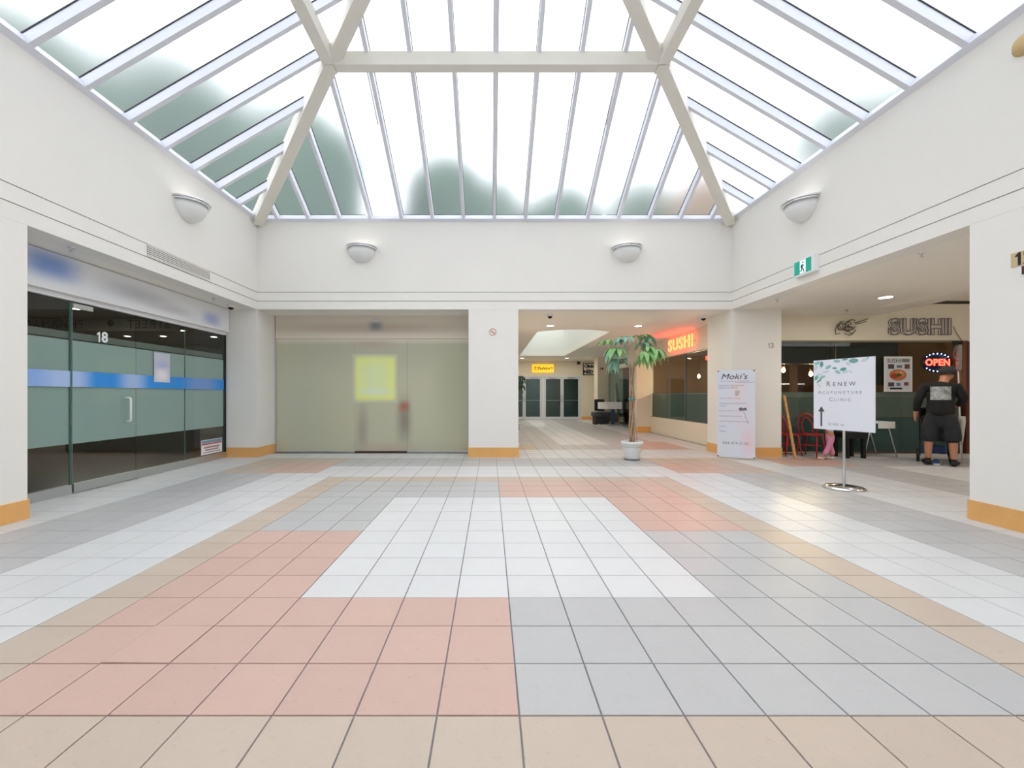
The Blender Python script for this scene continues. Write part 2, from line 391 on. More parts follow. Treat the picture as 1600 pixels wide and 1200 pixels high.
struct('wall_corridor_far', boxes((13.0, 13.2, 3.28, YSR, 0, 3.62)), cream, 'far wall of the corridor on the right')
struct('wall_near_right', boxes((5.3, 5.4, YF, 3.15, 0, ZS)), paint, 'lower wall beside the viewer, right')
struct('wall_near_left', boxes((XSL-0.1, XSL, YF, 3.4, 0, ZS)), paint, 'lower wall beside the viewer, left')
# pharmacy room and restaurant room behind the glass
darkfloor = mat('brown shop floor', rgb(82, 70, 60), 0.35, mottle=0.12, scale=1.5)
greywall = mat('grey brown shop wall', rgb(120, 114, 104), 0.8, mottle=0.06, scale=1)
struct('floor_pharmacy', boxes((-12.5, XSL-0.06, 3.0, 14.0, -0.02, 0.002)), darkfloor, 'dark pharmacy floor behind the glass')
struct('wall_pharmacy', boxes((-12.6, -12.4, 3.0, 14.0, 0, ZS), (-12.5, XSL-0.1, 13.9, 14.1, 0, ZS), (-12.5, XSL-0.1, 2.9, 3.0, 0, ZS), (XSL-0.12, XSL-0.02, YB+0.32, 14.0, 0, ZS)), greywall, 'grey brown pharmacy walls behind the glass')
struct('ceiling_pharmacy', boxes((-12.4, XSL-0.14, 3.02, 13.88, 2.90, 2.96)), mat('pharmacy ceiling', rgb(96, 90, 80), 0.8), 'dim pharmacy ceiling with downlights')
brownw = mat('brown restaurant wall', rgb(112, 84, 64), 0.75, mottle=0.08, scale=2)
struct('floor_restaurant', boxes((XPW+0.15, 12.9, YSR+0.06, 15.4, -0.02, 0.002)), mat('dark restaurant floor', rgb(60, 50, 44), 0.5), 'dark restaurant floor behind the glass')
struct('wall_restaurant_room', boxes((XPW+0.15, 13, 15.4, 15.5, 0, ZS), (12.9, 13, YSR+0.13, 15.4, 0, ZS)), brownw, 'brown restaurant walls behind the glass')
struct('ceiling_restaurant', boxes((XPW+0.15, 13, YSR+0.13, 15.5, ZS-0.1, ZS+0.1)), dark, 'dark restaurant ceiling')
struct('wall_back_room', boxes((-5.3, 0.47, 13.9, 14.0, 0, ZS), (-5.42, -5.3, YSB+0.1, 14.0, 0, ZS)), greywall, 'walls of the room behind the olive shop front')
struct('wall_vestibule', boxes((0.4, 5.6, 26.0, 26.1, 0, ZS), (0.4, 0.56, YEND+0.15, 26, 0, ZS), (5.5, 5.65, YEND+0.15, 26, 0, ZS), (0.4, 5.65, YEND+0.16, 26.1, ZS, ZS+0.1), (0.4, 5.65, YEND+0.16, 26.1, -0.05, 0)), mat('dim teal vestibule', rgb(92, 104, 104), 0.6), 'dim vestibule behind the exit doors')
struct('wall_salon', boxes((8.4, 8.5, 15.6, 20.5, 0, ZS), (XPW+0.15, 8.5, 20.4, 20.5, 0, ZS), (XPW+0.15, 8.5, 15.55, 15.6, 0, ZS), (XPW+0.15, 8.5, 15.5, 20.5, ZS, ZS+0.1), (XPW+0.15, 8.5, 15.5, 20.5, -0.05, 0)), mat('salon wall', rgb(150, 138, 130), 0.7), 'room behind the far shop glass')
struct('trim_1', boxes((XSL-0.1, XSL-0.04, YSB+0.1, YSB+0.16, 0, ZS)), paint)
# ------------------------------------------------------------------ pillars
def pillar(label, x0, x1, y0, y1, zt=ZS, base=0.20, m=paint):
    t = thing('pillar', label, 'pillar', ((x0+x1)/2, (y0+y1)/2, 0))
    e = 0.012
    obj('shaft', boxes((x0, x1, y0, y1, base-0.002, zt)), m, t)
    obj('base_board', boxes((x0-e, x1+e, y0-e, y1+e, 0, base)), basew, t)
    return t
pillar('white corner pillar between pharmacy glass front and blurred olive shop front', XSL, XL, YB+0.002, 9.52)
pillar('white pillar with an orange no smoking sticker, left of the passage', -0.45, 0.57, YB+0.002, YSB+0.04)
pillar('white corner pillar numbered 13 behind the standing banner', XR, 5.965, YB+0.002, 9.70)
pillar('white pillar cut by the left edge of the photo', XSL, XL-0.002, 3.45, 4.40)
pillar('white pillar cut by the right edge, with number plaques', XR+0.002, 5.65, 3.45, 4.395)
pillar('cream pillar glowing pink beyond the potted tree', 4.97, XPW+0.1, 14.5, 15.25, m=cream)
pillar('cream pillar numbered 14 at the far end of passage', 4.99, XPW+0.1, 19.8, 20.5, m=cream)
# ------------------------------------------------------------------ skylight
sky = thing('window_1', 'white framed pyramid skylight over the atrium', None, (XC, YC, Z0), kind='structure')
HX = (XR-XL)/2; HY = YB-YC; K = 0.5875; NT = Vector((0, K, 1)).normalized(); TR = 2.40
pitch = math.sqrt(1+K*K)
def clip(poly, f):
    out = []
    for a, b in zip(poly, poly[1:]+poly[:1]):
        fa, fb = f(a), f(b)
        if fa >= 0: out.append(a)
        if fa*fb < 0: s = fa/(fa-fb); out.append((a[0]+(b[0]-a[0])*s, a[1]+(b[1]-a[1])*s))
    return out
for side in range(4):
    # local: s along the wall (0 = middle), t inwards; half = half length of that wall
    half, other, rot, org = ((HX, HY, 0, (XC, YB)), (HY, HX, -PI/2, (XR, YC)), (HX, HY, PI, (XC, YF)), (HY, HX, PI/2, (XL, YC)))[side]
    Ms = Matrix.Translation((org[0], org[1], Z0)) @ Matrix.Rotation(rot, 4, 'Z')
    def P(s, t, n=0.0): return Ms @ Vector((s, -t-0*n+n*0+K*n/pitch*-1*-1*-1, K*t+n/pitch)) if False else Ms @ (Vector((s, -t, K*t))+Vector((0, K, 1))*(n/pitch))
    step = 0.633 if side % 2 == 0 else 0.61
    nmax = 7
    tmax = HX
    top = lambda s: min(tmax, half-abs(s))
    bm = bmesh.new(); bar(bm, P(-half, 0.03, 0.05), P(half, 0.03, 0.05), 0.09, 0.11, Ms.to_3x3() @ Vector((0, K, 1))); obj('sill', bm, alu, sky)
    bm = bmesh.new(); bar(bm, P(-half+TR-0.06, TR, -0.02), P(half-TR+0.06, TR, -0.02), 0.16, 0.20); obj('ring_beam', bm, hipm, sky)
    up = Ms.to_3x3() @ Vector((0, K, 1))
    edges = [-half]+[n*step for n in range(-nmax, nmax+1)]+[half]
    for s in edges[1:-1]:
        if top(s) > 0.15:
            bm = bmesh.new(); w = 0.062; bar(bm, P(s, 0.0, 0.065), P(s, top(s), 0.065), w, 0.13, up); ml = obj('mullion', bm, alu, sky)
            bm = bmesh.new(); bar(bm, P(s-0.034, 0.05, 0.122), P(s-0.034, top(s)-0.03, 0.122), 0.008, 0.014, up); bar(bm, P(s+0.034, 0.05, 0.122), P(s+0.034, top(s)-0.03, 0.122), 0.008, 0.014, up); obj('gasket', bm, gasket, ml)
    for a, b in zip(edges, edges[1:]):
        for t0, t1 in ((0.06, TR-0.02), (TR+0.02, tmax)):
            poly = [(a, t0), (b, t0), (b, t1), (a, t1)]
            poly = clip(poly, lambda p: half-p[0]-p[1]-0.02); poly = clip(poly, lambda p: half+p[0]-p[1]-0.02)
            if len(poly) < 3: continue
            ar = abs(sum(p[0]*q[1]-q[0]*p[1] for p, q in zip(poly, poly[1:]+poly[:1])))/2
            if ar < 0.01: continue
            bm = bmesh.new(); lo = [bm.verts.new(P(s, t, 0.128)) for s, t in poly]; hi = [bm.verts.new(P(s, t, 0.138)) for s, t in poly]; n = len(poly)
            bm.faces.new(lo); bm.faces.new(hi[::-1])
            for q in range(n): bm.faces.new((lo[q], hi[q], hi[(q+1) % n], lo[(q+1) % n]))
            obj('pane', bm, hazy, sky)
for sx, sy in ((-1, 1), (1, 1), (-1, -1), (1, -1)):
    p = Vector((XC+sx*(HX-0.02), YC+sy*(HY-0.02), Z0+0.02)); q = Vector((XC, YC+sy*(HY-HX), Z0+K*HX))
    bm = bmesh.new(); bar(bm, p, q, 0.19, 0.26); obj('hip_beam', bm, hipm, sky)
bm = bmesh.new(); bar(bm, (XC, YC-(HY-HX)-0.1, Z0+K*HX), (XC, YC+(HY-HX)+0.1, Z0+K*HX), 0.2, 0.26); obj('ridge_beam', bm, hipm, sky)
for sx, sy in ((-1, 1), (1, 1), (-1, -1), (1, -1)):
    cxp, cyp, czp = XC+sx*(HX-TR), YC+sy*(HY-TR), Z0+K*TR
    bm = boxes((cxp-0.085, cxp+0.085, cyp-0.085, cyp+0.085, czp-0.128, czp+0.02)); obj('joint_plate', bm, hipm, sky)
# tie rods hanging on two mullions of the far slope
for s in (-3, 3):
    x = XC+s*0.633
    bm = bmesh.new(); tube(bm, [(x-0.05, YB-TR+0.08, Z0+K*TR-0.03), (x-0.05*1, YB-TR+0.75, Z0+K*(TR-0.75)-0.03)], 0.012, 6)
    obj('opener_arm', bm, white, sky)
# ------------------------------------------------------------------ trees outside, blurred by the wet glass
leafm = [mat('tree foliage %d' % k, c, 0.9, mottle=0.35, scale=1.4) for k, c in enumerate((rgb(58, 84, 66), rgb(70, 92, 74), rgb(120, 96, 70)))]
bark = mat('tree bark', rgb(80, 66, 54), 0.9, mottle=0.2, scale=6)
def tree(label, X, Y, top, rad, k, seed):
    t = thing('tree', label, 'tree', (X, Y, 0), 'trees outside above the roof')
    r = random.Random(seed); bm = bmesh.new()
    for q in range(7):
        c = Vector((X, Y, top-rad)) if q == 0 else Vector((X+r.uniform(-.5, .5)*rad, Y+r.uniform(-.5, .5)*rad, top-rad*r.uniform(1.2, 3.0)))
        s = rad*(1.0 if q == 0 else r.uniform(0.7, 1.15))
        ret = bmesh.ops.create_icosphere(bm, subdivisions=3, radius=s, matrix=Matrix.Translation(c))
        for v in ret['verts']:
            d = (v.co-c).normalized(); v.co += d*s*0.28*(noise.noise(v.co*1.1)+0.5*noise.noise(v.co*2.7))
    for f in bm.faces: f.smooth = True
    obj('crown', bm, leafm[k], t)
    bm = bmesh.new(); tube(bm, [(X, Y, 0), (X+0.1, Y, top*0.4), (X, Y, top-rad*1.5)], [0.35, 0.28, 0.15], 10); obj('trunk', bm, bark, t)
for n, (lab, X, Y, tp, rd, k, f) in enumerate((
    ('domed green tree behind the far slope, left of its middle', -3.0, 26, 15.6, 2.2, 0, 1.0), ('low round tree behind the far slope, at its middle', 0.2, 27, 15.0, 1.9, 1, 1.45),
    ('round tree behind the far slope, right of its middle', 4.7, 27, 14.6, 2.0, 0, 1.0), ('small bushy tree toward the right of far slope', 9.3, 26, 14.5, 2.1, 1, 1.5),
    ('reddish tree at the right hip of far slope', 13.0, 26, 14.8, 2.0, 2, 1.0), ('tall dark tree at the left hip of far slope', -10.6, 24, 17.2, 3.6, 0, 1.0),
    ('tall dark tree behind the left slope, near the hip', -15.5, 21, 17.8, 3.6, 0, 1.7), ('grey green tree behind the left slope, middle', -20, 18, 17.5, 3.6, 1, 1.0),
    ('grey green tree behind left slope, nearest the viewer', -23, 12.5, 17.5, 3.4, 1, 1.4), ('small tree top showing behind the right slope', 17.6, 21, 16.2, 1.7, 0, 1.0),
    ('second small tree top behind the right slope', 19.6, 18.2, 15.9, 1.4, 1, 1.5))):
    tree(lab, X*f, Y*f, CH+(tp-CH)*f, rd*f, k, n+3)
# ------------------------------------------------------------------ pharmacy glass front, left
filmL = film_mat('frosted grey film', rgb(210, 224, 224), 0.08, 0.2)
sf = thing('glass_storefront', 'glass shop front numbered 18 with frosted film and blue stripe', 'storefront', (XSL, 6.6, 0))
joints = [4.42, 5.497, 6.507, 7.569, 8.66]
bands = [(4.42, 5.49), (6.515, 7.562), (7.576, 8.66)]
x = XSL
obj('sill_rail', boxes((x-0.03, x+0.035, 4.42, 5.49, 0, 0.12), (x-0.03, x+0.035, 6.515, 8.70, 0, 0.12)), steel, sf)
obj('top_track', boxes((x-0.03, x+0.03, 4.42, 8.70, 2.50, 2.56)), white, sf)
obj('end_post', boxes((x-0.025, x+0.025, 8.665, 8.71, 0.12, 2.5)), gasket, sf)
for a, b in bands:
    p = obj('pane', boxes((x-0.006, x+0.006, a, b, 0.12, 2.50)), shopglass, sf)
    obj('frosted_film', boxes((x-0.009, x-0.007, a, b, 0.645, 1.99)), filmL, p)
    obj('edge', boxes((x-0.007, x+0.007, b, b+0.007, 0.12, 2.5)), edgeglass, p)
dr = obj('door', boxes((x-0.006+0.02, x+0.006+0.02, 5.505, 6.50, 0.13, 2.485)), shopglass, sf)
obj('frosted_film', boxes((x+0.011, x+0.0125, 5.505, 6.50, 0.645, 1.99)), filmL, dr)
obj('bottom_rail', boxes((x, x+0.045, 5.505, 6.50, 0.015, 0.13)), steel, dr)
obj('patch_fitting', boxes((x, x+0.04, 5.505, 5.78, 2.41, 2.47)), steel, dr)
obj('edge', boxes((x+0.013, x+0.028, 5.497, 5.505, 0.13, 2.48)), edgeglass, dr)
bm = bmesh.new(); tube(bm, [(x+0.03, 6.30, 1.235), (x+0.10, 6.30, 1.235), (x+0.11, 6.30, 1.22), (x+0.11, 6.30, 0.91), (x+0.10, 6.30, 0.895), (x+0.03, 6.30, 0.895)], 0.014, 8); tag(obj('handle', bm, white, dr), 'white bow handle')
number('door_number', '18', 0.20, frame((x+0.034, 5.93, 2.08), (0, 1, 0)), white, dr)
obj('mid_rail', boxes((x-0.03, x-0.015, 4.42, 8.66, 1.99, 2.01)), mat('dark rail', rgb(52, 50, 46), 0.6), sf)
obj('reflection_band', boxes((x-0.05, x-0.02, 4.42, 8.66, 2.012, 2.10)), mat('grey band', rgb(128, 132, 130), 0.7), sf)  # grey strip standing in for the ceiling bulkhead reflected in the glass
bl = rgb(52, 146, 228); lb = rgb(168, 196, 240)
stripe = print_mat('blue stripe print', bl, [((x, 4.75, 1.48), (1, 0.55, 0.3), rgb(146, 182, 240), 0.3), ((x, 5.45, 1.46), (1, 0.25, 0.3), rgb(176, 200, 242), 0.6), ((x, 6.45, 1.48), (1, 0.2, 0.3), lb, 0.8), ((x, 8.0, 1.5), (1, 0.35, 0.3), rgb(120, 160, 220), 0.6)], 0.4)
for a, b, dx in ((4.42, 5.495, 0.0075), (5.505, 6.50, 0.027), (6.515, 7.565, 0.0075), (7.575, 8.66, 0.0075)):
    obj('blue_stripe', boxes((x+dx, x+dx+0.002, a, b, 1.385, 1.59)), stripe, sf)
cardm = print_mat('blurred card print', rgb(196, 200, 214), [((x, 7.03, 1.60), (1, 0.12, 0.1), rgb(236, 232, 240), 0.8), ((x, 7.03, 1.78), (1, 0.12, 0.05), rgb(176, 186, 220), 0.9)])
tag(obj('notice_card', boxes((x+0.0105, x+0.0125, 6.86, 7.20, 1.49, 1.97)), cardm), 'pale upright card stuck above the blue stripe of glass front', 'notice')
st = thing('window_sticker', 'white and red notice sticker low on the pharmacy glass', 'sticker', (x+0.008, 8.30, 0.15))
obj('sheet', boxes((x+0.008, x+0.0095, 7.98, 8.60, 0.14, 0.42)), white, st)
obj('blue_header', boxes((x+0.0096, x+0.0103, 7.99, 8.59, 0.355, 0.41)), mat('pale blue print', rgb(120, 150, 172), 0.5), st)
obj('red_line', boxes((x+0.0096, x+0.0103, 7.99, 8.59, 0.325, 0.35)), mat('red print', rgb(190, 60, 62), 0.5), st)
for k, (w, z, hh) in enumerate(((0.46, 0.275, 0.035), (0.40, 0.225, 0.028), (0.5, 0.18, 0.018))):
    obj('print_line', boxes((x+0.0096, x+0.0103, 8.29-w/2, 8.29+w/2, z-hh/2, z+hh/2)), mat('grey red print', rgb(176, 140, 142) if k == 0 else rgb(150, 150, 155), 0.5), st)
hx = XSL+0.09
sgn = print_mat('blurred sign print', rgb(236, 238, 242), [((hx, 5.17, 2.86), (1, 0.30, 0.14), rgb(130, 160, 218), 0.8), ((hx, 6.5, 2.80), (1, 0.55, 0.10), rgb(196, 196, 202), 0.9), ((hx, 7.1, 2.72), (1, 0.4, 0.06), rgb(206, 206, 210), 0.9), ((hx, 8.16, 2.74), (1, 0.20, 0.10), rgb(178, 184, 226), 0.9)], 0.35)
hs = thing('shop_sign', 'silver sign board with blurred blue print above the pharmacy glass', 'sign', (XSL, 6.6, 2.56))
obj('board', boxes((XSL+0.0, hx, 4.42, 8.70, 2.58, ZS-0.01)), sgn, hs)
obj('lower_trim', boxes((XSL+0.0, hx+0.012, 4.42, 8.705, 2.562, 2.60)), white, hs)
# pharmacy interior
hb = thing('reflected_sign', 'dark mirrored lettering standing in for a reflection in the pharmacy glass', 'sign', (-8.6, 9.0, 2.62))  # mirrored letters model a sign reflected in the glass; beam added behind them
obj('beam', boxes((-11.0, -6.6, 9.02, 9.06, 2.64, 2.895)), mat('dim beam', rgb(112, 106, 96), 0.8), hb)
for wd, xx in (('STREET', -7.25), ('PHARMACY', -9.35)): text('lettering', wd, 0.26, frame((xx, 9.015, 2.77), (1, 0, 0)), mat('dark letters', rgb(50, 46, 42), 0.7), hb, mirror=True, space=1.1)
bm = bmesh.new(); lathe(bm, [(0.0, -0.004), (0.07, -0.004), (0.07, 0.004), (0, 0.004)], 16, frame((-8.05, 9.01, 2.80), (1, 0, 0))); obj('emblem', bm, mat('dark letters', (0, 0, 0, 1)), hb)
sh = thing('shop_shelf', 'low dim shelf with pale edge inside the pharmacy', 'shelf', (-7.6, 8.6, 0))
obj('cabinet', boxes((-9.6, -6.9, 9.6, 10.1, 0.002, 0.62)), mat('shelf dark', rgb(58, 54, 50), 0.7), sh)
obj('top', boxes((-9.65, -6.85, 9.55, 10.15, 0.62, 0.66)), mat('shelf top', rgb(170, 160, 145), 0.6), sh)
# ------------------------------------------------------------------ lamps recessed in the ceilings
lampglow = mat('lamp glow', (1, 0.93, 0.82, 1), 0.5, emit=14.0, ecol=(1, 0.92, 0.8, 1))
def downlight(label, X, Y, Z, r=0.085, watts=7, col=(1, 0.93, 0.82), group='recessed ceiling downlights', lamp=True):
    t = thing('downlight', label, 'ceiling light', (X, Y, Z), group)
    M = Matrix.Translation((X, Y, Z))
    bm = bmesh.new(); lathe(bm, [(r, -0.001), (r, -0.012), (r+0.03, -0.008), (r+0.035, -0.001)], 20, M); obj('trim_ring', bm, white, t)
    bm = bmesh.new(); lathe(bm, [(0, -0.009), (r*0.98, -0.006), (r*0.98, -0.002), (0, -0.002)], 20, M); obj('lens', bm, lampglow, t)
    if lamp:
        l = bpy.data.lights.new('lamp', 'AREA'); l.shape = 'DISK'; l.size = r*1.6; l.energy = watts; l.color = col
        o = bpy.data.objects.new('lamp', l); C.objects.link(o); o.parent = t; o.location = (0, 0, -0.02)
downlight('downlight in the passage ceiling, nearest the middle pillar', 1.51, 10.76, ZS)
downlight('downlight in the passage ceiling above the potted tree', 3.75, 10.8, ZS)
downlight('far downlight before the exit doors, left one', 1.5, 20.3, ZS)
downlight('far downlight before the exit doors, right one', 3.65, 20.3, ZS)
downlight('downlight in the corridor ceiling before the restaurant', 7.08, 7.62, ZS, 0.10, 7)
downlight('added downlight out of view behind the right near pillar', 9.9, 6.2, ZS+0.585, 0.10, 8)  # added lamp out of view, lifts the corridor floor and soffit
downlight('second added downlight out of view behind the right near pillar', 7.4, 4.6, ZS, 0.10, 7)  # another unseen lamp added to brighten the corridor
for k, (a, b) in enumerate(((120, 482), (58, 501), (121, 502), (136, 515), (216, 502), (188, 513), (199, 525), (255, 525), (284, 516), (334, 526), (120, 513))):
    Y = FPX*(2.90-CH)/(PY-b); downlight('small downlight in the dim pharmacy ceiling', (a-PX)*Y/FPX, Y, 2.90, 0.075, 5, group='pharmacy downlights', lamp=k % 2 == 0)
# ------------------------------------------------------------------ frosted shop front at the back
of = thing('frosted_storefront', 'olive frosted shop front between two white pillars', 'storefront', (-2.6, YSB, 0))
olive = print_mat('olive frosted pane', rgb(194, 194, 168), [((-4.2, YSB, 1.0), (0.5, 9, 0.9), rgb(188, 190, 170), 0.9), ((-2.3, YSB, 2.2), (2.6, 9, 0.35), rgb(186, 186, 164), 0.9), ((-0.8, YSB, 1.6), (0.35, 9, 0.9), rgb(180, 181, 154), 0.9), ((-2.85, YSB, 0.55), (0.10, 9, 0.45), rgb(170, 164, 146), 0.9), ((-1.92, YSB, 0.72), (0.13, 9, 0.40), rgb(146, 140, 124), 0.95), ((-1.92, YSB, 1.02), (0.10, 9, 0.10), rgb(172, 112, 96), 0.9), ((-2.35, YSB, 0.1), (0.5, 9, 0.10), rgb(192, 180, 162), 0.9), ((-2.6, YSB, 2.56), (9, 9, 0.10), rgb(224, 216, 198), 0.9), ((-2.6, YSB, 2.40), (0.35, 9, 0.06), rgb(186, 176, 160), 0.9)], 0.35)
for a, b in ((-4.77, -3.013), (-3.01, -1.853), (-1.85, -0.44)):
    obj('pane' if a != -3.01 else 'door', boxes((a, b, YSB, YSB+0.012, 0.03, 2.52)), olive, of)
for a, b in ((-4.75, -3.02), (-1.85, -0.44)): obj('sill', boxes((a, b, YSB-0.02, YSB+0.03, 0, 0.03)), steel, of)
obj('door_mat_strip', boxes((-3.0, -1.87, YSB-0.03, YSB+0.03, 0.001, 0.026)), mat('dark red strip', rgb(74, 44, 40), 0.7), of)
obj('side_post', boxes((-4.785, -4.75, YSB-0.02, YSB+0.03, 0, 2.52)), steel, of)
hdr = print_mat('blurred header print', rgb(224, 216, 200), [((-2.6, YSB, 2.76), (1.9, 9, 0.10), rgb(196, 182, 164), 0.9), ((-2.55, YSB, 2.80), (0.13, 9, 0.09), rgb(138, 148, 146), 0.8)], 0.6)
hsb = thing('header_sign', 'beige header with a blurred sign above the olive shop front', 'sign', (-2.6, YSB, 2.52))
obj('board', boxes((-4.77, -0.44, YSB-0.01, YSB+0.05, 2.525, ZS)), hdr, hsb)
obj('bracket', boxes((-2.62, -2.48, YSB-0.03, YSB-0.011, 2.90, 2.98)), steel, hsb)
po = print_mat('yellow green poster', rgb(198, 199, 178), [((-2.56, YSB, 1.645), (0.44, 9, 0.48), rgb(234, 240, 140), 0.16), ((-2.58, YSB, 1.70), (0.30, 9, 0.34), rgb(228, 240, 184), 0.8), ((-2.56, YSB, 1.36), (0.30, 9, 0.08), rgb(228, 240, 206), 0.8)])
tag(obj('poster', boxes((-3.07, -2.05, YSB-0.006, YSB-0.002, 1.10, 2.19)), po), 'square yellow green poster on the olive frosted shop front', 'poster')
# ------------------------------------------------------------------ restaurant front, right, and its passage window
filmR = film_mat('frosted teal film', rgb(120, 140, 136), 0.25, 0.3)
rf = thing('restaurant_storefront', 'dark restaurant window behind the red chairs and walking man', 'storefront', (8.2, YSR+0.05, 0))
tealp = mat('teal lower panel', rgb(70, 98, 100), 0.4, mottle=0.15, scale=2)
greyp = mat('grey green panel', rgb(118, 122, 112), 0.5, mottle=0.15, scale=2)
for a, b in ((5.97, 7.45), (7.46, 9.02), (9.03, 10.44)):
    p = obj('pane', boxes((a, b, YSR+0.03, YSR+0.042, 0.03, 2.457)), darkglass, rf)
    obj('lower_panel', boxes((a, b, YSR+0.075, YSR+0.09, 0.03, 0.78)), tealp, rf)
    obj('middle_panel', boxes((a, b, YSR+0.075, YSR+0.09, 0.79, 1.22)), greyp, rf)
    obj('ledge', boxes((a, b, YSR+0.06, YSR+0.20, 1.225, 1.34)), mat('grey green ledge', rgb(136, 140, 130), 0.5), rf)
obj('top_frame', boxes((5.97, 10.44, YSR-0.01, YSR+0.10, 2.43, 2.47)), mat('olive frame', rgb(120, 114, 98), 0.5), rf)
obj('dark_blind', boxes((5.98, 7.75, YSR+0.30, YSR+0.32, 1.98, 2.44)), black, rf)
obj('dark_blind', boxes((7.80, 9.2, YSR+0.30, YSR+0.32, 1.5, 2.44)), mat('dark teal blind', rgb(40, 48, 50), 0.6), rf)
obj('door_frame', boxes((10.38, 10.47, YSR-0.02, YSR+0.12, 0, 2.45)), mat('red brown frame', rgb(92, 44, 34), 0.5), rf)
for X in (6.92, 8.05):
    tag(obj('post', boxes((X-0.06, X+0.06, YSR+0.36, YSR+0.46, 1.35, 2.45)), mat('copper wood post', rgb(120, 80, 58), 0.5), rf))
wp = thing('restaurant_window', 'long dark passage window under the glowing red sign', 'window', (XPW+0.05, 12.1, 0.545))
p = obj('pane', boxes((XPW+0.04, XPW+0.052, 9.75, 14.48, 0.56, 2.43)), darkglass, wp)
obj('frosted_film', boxes((XPW+0.054, XPW+0.056, 9.75, 14.48, 0.56, 1.30)), filmR, p)
obj('film_edge', boxes((XPW+0.053, XPW+0.058, 9.75, 14.48, 1.30, 1.33)), mat('pale film edge', rgb(140, 146, 140), 0.6), p)
obj('frame', boxes((XPW+0.02, XPW+0.08, 9.72, 14.5, 0.545, 0.562), (XPW+0.02, XPW+0.08, 9.72, 14.5, 2.43, 2.447)), mat('olive frame', rgb(120, 114, 98), 0.5), wp)
obj('mullion', boxes((XPW+0.02, XPW+0.07, 11.95, 11.99, 0.56, 2.43)), mat('grey mullion', rgb(96, 104, 106), 0.5), wp)
warm = mat('bulb glow', (1, 0.75, 0.42, 1), 0.4, emit=4.0, ecol=(1, 0.58, 0.24, 1))
def pendant(label, X, Y, Z, watts=38):
    t = thing('pendant_lamp', label, 'lamp', (X, Y, Z), 'pendant bulbs in the restaurant'); M = Matrix.Translation((X, Y, Z))
    bm = bmesh.new(); lathe(bm, [(0, -0.075), (0.03, -0.065), (0.045, -0.03), (0.035, 0.02), (0.016, 0.05), (0, 0.055)], 14, M); obj('bulb', bm, warm, t)
    bm = bmesh.new(); lathe(bm, [(0, 0.05), (0.022, 0.05), (0.022, 0.11), (0, 0.115)], 12, M); obj('socket', bm, mat('copper', rgb(150, 92, 60), 0.3, 1.0), t)
    bm = bmesh.new(); tube(bm, [(X, Y, Z+0.11), (X, Y, ZS-0.1)], 0.006, 6); obj('cord', bm, black, t)
    l = bpy.data.lights.new('lamp', 'POINT'); l.energy = watts; l.color = (1, 0.7, 0.4); l.shadow_soft_size = 0.05
    o = bpy.data.objects.new('lamp', l); C.objects.link(o); o.parent = t; o.location = (0, 0, -0.12)
pendant('glowing bulb beside the number 13 pillar', *px(1224, 577, 10.4)); pendant('glowing bulb left of the white clinic sign', *px(1267, 583, 10.3)); pendant('glowing bulb seen through the passage window', *px(1092, 587, 13.2))
# counter and pictures inside
ct = thing('counter', 'dark shelf unit with bottles inside the restaurant window', 'counter', (6.9, 11.2, 0))
obj('body', boxes((6.55, 8.2, 11.0, 11.5, 0.003, 1.30)), mat('counter wood', rgb(78, 58, 46), 0.6), ct)
obj('back_panel', boxes((6.2, 6.95, 11.3, 11.36, 1.3, 2.0)), mat('warm panel', rgb(140, 98, 70), 0.6), ct)
obj('shelf', boxes((7.0, 8.2, 11.1, 11.4, 1.55, 1.58)), mat('blue grey shelf', rgb(120, 132, 150), 0.4), ct)
for k in range(4):
    bm = bmesh.new(); lathe(bm, [(0, 0), (0.03, 0), (0.03, 0.12), (0.012, 0.16), (0.012, 0.2), (0, 0.2)], 10, Matrix.Translation((7.1+k*0.11, 11.2, 1.301)))
    tag(obj('bottle', bm, mat('pale bottle', rgb(150, 165, 160), 0.2)), 'small pale bottle on the restaurant counter', 'bottle', 'bottles on the counter')
for k, (yy, zz) in enumerate(((11.6, 1.75), (10.85, 1.70))):
    f = thing('wall_picture', ('square picture' if k == 0 else 'wide picture')+' in the dim room behind passage window', 'picture', (6.9, yy, zz))
    obj('frame', boxes((6.9, 6.93, yy-0.30, yy+0.30, zz-0.22, zz+0.22)), mat('picture frame', rgb(120, 96, 74), 0.5), f)
    obj('canvas', boxes((6.895, 6.899, yy-0.26, yy+0.26, zz-0.18, zz+0.18)), mat('picture canvas', rgb(150, 124, 100), 0.6, mottle=0.3, scale=9), f)
    obj('hanger_panel', boxes((6.93, 6.96, yy-0.4, yy+0.4, 0.0, 2.6)), brownw, f)
